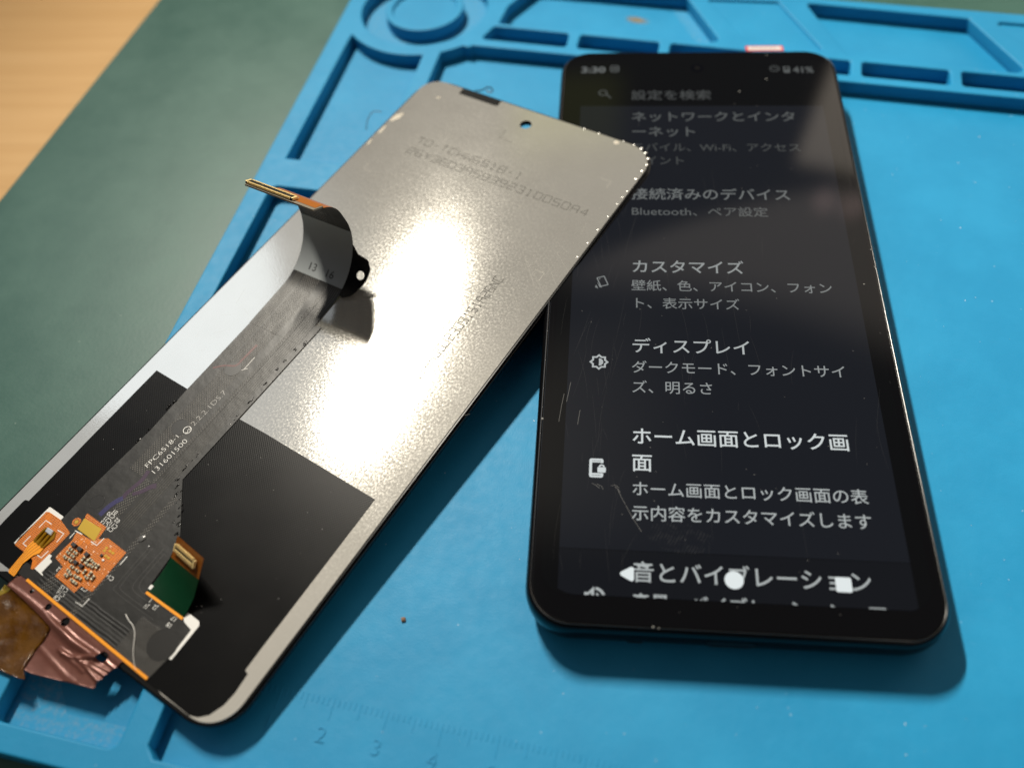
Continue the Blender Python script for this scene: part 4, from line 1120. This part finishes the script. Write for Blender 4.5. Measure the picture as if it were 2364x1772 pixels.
link('test_pad', fill([circle(rp[0], rp[1], 0.43, 30)], 0.27, 0.31, 0.02, 1), 'copper_gold', flex)
link('silk_brackets', strokes(D['brackets_a'] + D['bracket_b'][:2], 0.2, 0.285), 'silk_white', flex)
link('white_tab', fill([D['white_tab']], 0.2, 0.29, 0.02, 1), 'white_tape', flex)
# soldered parts
random.seed(8)
def cap(c, o, L=0.98, Wd_=0.52, h=0.48):
    rot_ = Matrix.Rotation(math.pi / 2 if o else 0, 4, 'Z')
    bm = bmesh.new(); box_bm(bm, c[0], c[1], 0.27 + h / 2, L * 0.5, Wd_ * .94, h * .94, rot_)
    b_ = link('capacitor', from_bm(bm), 'cap_body', flex)
    bm = bmesh.new()
    for sgn in (-1, 1):
        d_ = rot_ @ Vector((sgn * L * .36, 0, 0)); box_bm(bm, c[0] + d_.x, c[1] + d_.y, 0.27 + h / 2, L * .29, Wd_, h, rot_, 0.05)
    b_.data = join([b_.data, from_bm(bm)])
    b_.data.materials.clear(); b_.data.materials.append(MATS['cap_body']); b_.data.materials.append(MATS['cap_end'])
    for p in b_.data.polygons: p.material_index = 0 if p.index < 6 else 1
for c, o in D['caps']: cap(c, o)
for k, c in enumerate(D['chips']): link('chip', box(c[0], c[1], 0.27 + .28, 1.15 if k < 2 else 0.95, 0.75, 0.55, Matrix.Rotation(0.02, 4, 'Z'), 0.05), 'chip_black', flex)
link('tiny_chip', box(*D['tiny_chip'][0], 0.42, 0.55, 0.5, 0.3, None, 0.04), 'chip_black', flex)
link('tiny_chip', box(*D['tiny_chip'][1], 0.36, 0.5, 0.35, 0.18, None, 0.04), 'tin', flex)
for c in D['tiny_pads']: link('bare_pad', box(c[0], c[1], 0.29, 0.62, 0.42, 0.05), 'copper_gold', flex)
bl = [(random.uniform(-16.8, -4.8), random.uniform(-77, -67)) for k in range(60)]
bl = [q for q in bl if inside(q[0], q[1], D['patch_b'])]
link('silk_specks', strokes([[(x, y), (x + random.uniform(-.4, .4), y + random.uniform(-.4, .4))] for x, y in bl], 0.13, 0.282), 'silk_pale', flex)
# folded tail of the touch board
link('solder_fold', fill([roundpoly(D['fold_block'], .2)], 0.26, 0.55, 0.1, 2), 'fold_amber', flex, True)
fb = D['fold_block']
rg = []
for k in range(3):
    t = (k + .5) / 3
    A = Vector(fb[3]).lerp(Vector(fb[4]), t); B = Vector(fb[1]).lerp(Vector(fb[0]), t)
    rg.append(tube(spline([(A.x, A.y, .45), ((A.x * .6 + B.x * .4), A.y * .6 + B.y * .4, .74), (A.x * .2 + B.x * .8, A.y * .2 + B.y * .8, .72), (B.x, B.y, .5)], 6), 0.22, 8))
link('fold_ridges', join(rg), 'fold_amber', flex, True)
link('solder_blob', fill([roundpoly(D['solder'], .15)], 0.5, 0.95, 0.16, 3), 'solder_white', flex, True)
tail = link('touch_tail', fill([roundpoly(D['tail'], 0.2, 4)], 0.34, 0.46, 0.03, 1), 'tail_polyimide', panel)
tl = D['tail']
trc = []
for k in range(4):
    t = (k + .7) / 4.6
    trc.append(spline([(*Vector(tl[0]).lerp(Vector(tl[1]), t), 0), (*Vector(tl[10]).lerp(Vector(tl[3]), t), 0), (*Vector(tl[9]).lerp(Vector(tl[4]), t), 0), (*Vector(tl[8]).lerp(Vector(tl[6]), t), 0)], 8))
link('tail_traces', strokes(trc, 0.11, 0.468), 'tail_trace', tail)
# bonded edge of the main board
ge = D['gold_edge'][0]
link('bonding_edge', strokes([ge], 0.55, 0.10, h=0.17), 'tail_polyimide', panel)
link('bonding_edge', strokes([[(ge[0][0], ge[0][1] - .32), (ge[1][0], ge[1][1] - .32)]], 0.12, 0.20, h=0.05), 'tail_trace', panel)
link('loose_wire', tube(spline([(*p, .30 + .25 * math.sin(math.pi * i / (len(D['wire']) - 1))) for i, p in enumerate(D['wire'])], 8), lambda t: 0.05 + .05 * (1 - t), 6), 'tin', flex, True)
bm = bmesh.new()
for k, (x, y) in enumerate(D['fpc_glue']):
    for j in range(3):
        q = bmesh.ops.create_icosphere(bm, subdivisions=2, radius=random.uniform(.14, .36))['verts']
        ox, oy = random.gauss(0, .25), random.gauss(0, .7)
        for v in q: v.co = Vector((v.co.x * .55 + x + ox * .6, v.co.y * 1.5 + y + oy, v.co.z * .4 + .2)) + Vector((.12, .2, .08)) * noise.noise(v.co * 3 + Vector((k, j, 0)))
link('black_glue', from_bm(bm), 'rim_black', flex, True)
bm = bmesh.new()
for (x, y), r in zip(D['glue_blob'], (.9, .35)):
    q = bmesh.ops.create_icosphere(bm, subdivisions=3, radius=r)['verts']
    for v in q: v.co = Vector((v.co.x * (.8 + .4 * noise.noise(v.co * 2)), v.co.y * (1 + .4 * noise.noise(v.co * 2.4)), v.co.z * .35)) + Vector((x, y, .22))
link('glue_blob', from_bm(bm), 'clear_glue', flex, True)
# raised trace outlines on the film
tr = []
for (x, y0, y1, x2) in ((2.4, -62.6, -70.6, 5.2), (1.5, -62.0, -71.4, 6.5), (-0.6, -63.0, -72.6, 8.6), (-1.4, -63.4, -73.4, 10.5)):
    tr.append(spline([(x, y0, 0), (x, (y0 + y1) / 2, 0), (x + .15, y1 + 1.2, 0), (x + 1.2, y1, 0), (x2, y1 - .1, 0)], 6))
for k in range(5): tr.append([(-13 + k * .4, -78.6 - k * .32), (14.5, -78.9 - k * .32)])
link('raised_traces', strokes(tr, 0.10, zf), 'trace_film', flex)

# ---- small green side flex with its connector, curling up from the board
sb = [Vector((5.1, -70.05, .24)), Vector((15.25, -70.15, .24))]
L_ = [sb[0], Vector((5.1, -66.3, .55)), Vector((5.1, -62.7, 1.7)), Vector((5.1, -59.0, 4.7))]
R_ = [sb[1], Vector((15.4, -66.6, 2.1)), Vector((15.3, -63.5, 4.8)), Vector((15.3, -60.2, 8.0))]
Ls = spline(L_, 8); Rs = spline(R_, 8)
def ruled(a_, b_, thick):
    bm = bmesh.new(); rows = []
    for p, q in zip(a_, b_): rows.append([bm.verts.new(p.lerp(q, j / 8)) for j in range(9)])
    for i in range(len(rows) - 1):
        for j in range(8): bm.faces.new((rows[i][j], rows[i][j + 1], rows[i + 1][j + 1], rows[i + 1][j]))
    bmesh.ops.solidify(bm, geom=bm.faces[:], thickness=thick)
    return from_bm(bm)
side = link('side_flex', ruled(Ls[:17], Rs[:17], 0.1), 'green_flex', panel, True)
link('connector_pad', ruled(Ls[16:], Rs[16:], 0.22), 'brown_polyimide', side, True)
cxv = (R_[3] - L_[3]).normalized(); cyv = ((L_[3] + R_[3]) / 2 - (L_[2] + R_[2]) / 2).normalized(); czv = cxv.cross(cyv).normalized(); cyv = czv.cross(cxv)
B3 = Matrix((cxv, cyv, czv)).transposed().to_4x4()
cc = (L_[2] + R_[2] + L_[3] + R_[3]) / 4
def sc_box(a_, b_, c_, sx_, sy_, sz_, bev=0.0):
    c = cc + cxv * a_ + cyv * b_ + czv * c_
    return box(c.x, c.y, c.z, sx_, sy_, sz_, B3, bev)
link('side_connector', sc_box(-.3, .25, .42, 7.6, 1.5, .55, .06), 'connector_black', side)
pn = []
for k in range(20):
    x = -.3 - 3.3 + 6.6 * k / 19
    pn.append(sc_box(x, .25 + .72, .52, .18, .55, .5, .03)); pn.append(sc_box(x, .25 - .45, .60, .18, .5, .36, .03)); pn.append(sc_box(x, .25 - 1.05, .24, .15, .5, .14))
for sgn in (-1, 1): pn.append(sc_box(-.3 + sgn * 3.85, .25, .46, .4, 1.5, .6, .06))
pn.append(sc_box(-.3, .25 - .12, .70, 6.9, .14, .12)); pn.append(sc_box(-.3, .25 - 1.0, .26, 6.6, .14, .12))
link('side_contacts', join(pn), 'gold', side)
link('flex_root', strokes([[(5.1, -70.3), (15.25, -70.4)]], .55, .235, h=.06), 'tail_polyimide', side)
link('white_marker', box(D['side_tab'][0] + .1, D['side_tab'][1], .33, .75, .9, .12, None, .05), 'white_tape', flex)

# ---- thin copper-red driver film hanging out of the lower edge, amber tape over it
def foil_z(x, y):
    z = -0.45 - 0.06 * (y + 82)
    for pts, a_, wd_ in D['foil_crease']:
        d = segdist(x, y, pts); z += a_ * math.exp(-(d / wd_) ** 2)
    z += 0.30 * noise.noise(Vector((x * .16, y * .16, 3))) + .03 * noise.noise(Vector((x * .5, y * .5, 9)))
    k_ = max(0.0, min(1.0, (y + 84.2) / 1.4))
    return z * (1 - k_) + 0.10 * k_
FO = [(x, y + (1.3 if i < 10 else 0)) for i, (x, y) in enumerate(D['foil'])]
cf = link('copper_film', sheet(FO, [((h[0], h[1] - .25), r) for h, r in D['foil_holes']], 0.22, foil_z, 0.05), 'copper_foil', panel)
cf.data.shade_smooth()
def kap_z(x, y): return foil_z(x, y) + .30 + .12 * noise.noise(Vector((x * .45, y * .45, 5)))
kp = link('amber_tape', sheet(D['kapton'], [], 0.25, kap_z, 0.06), 'kapton_amber', cf)
kp.data.shade_smooth()
link('amber_tape_tip', sheet(D['kapton_tip'], [], 0.2, lambda x, y: kap_z(x, y) + .08, 0.05), 'kapton_clear', cf)
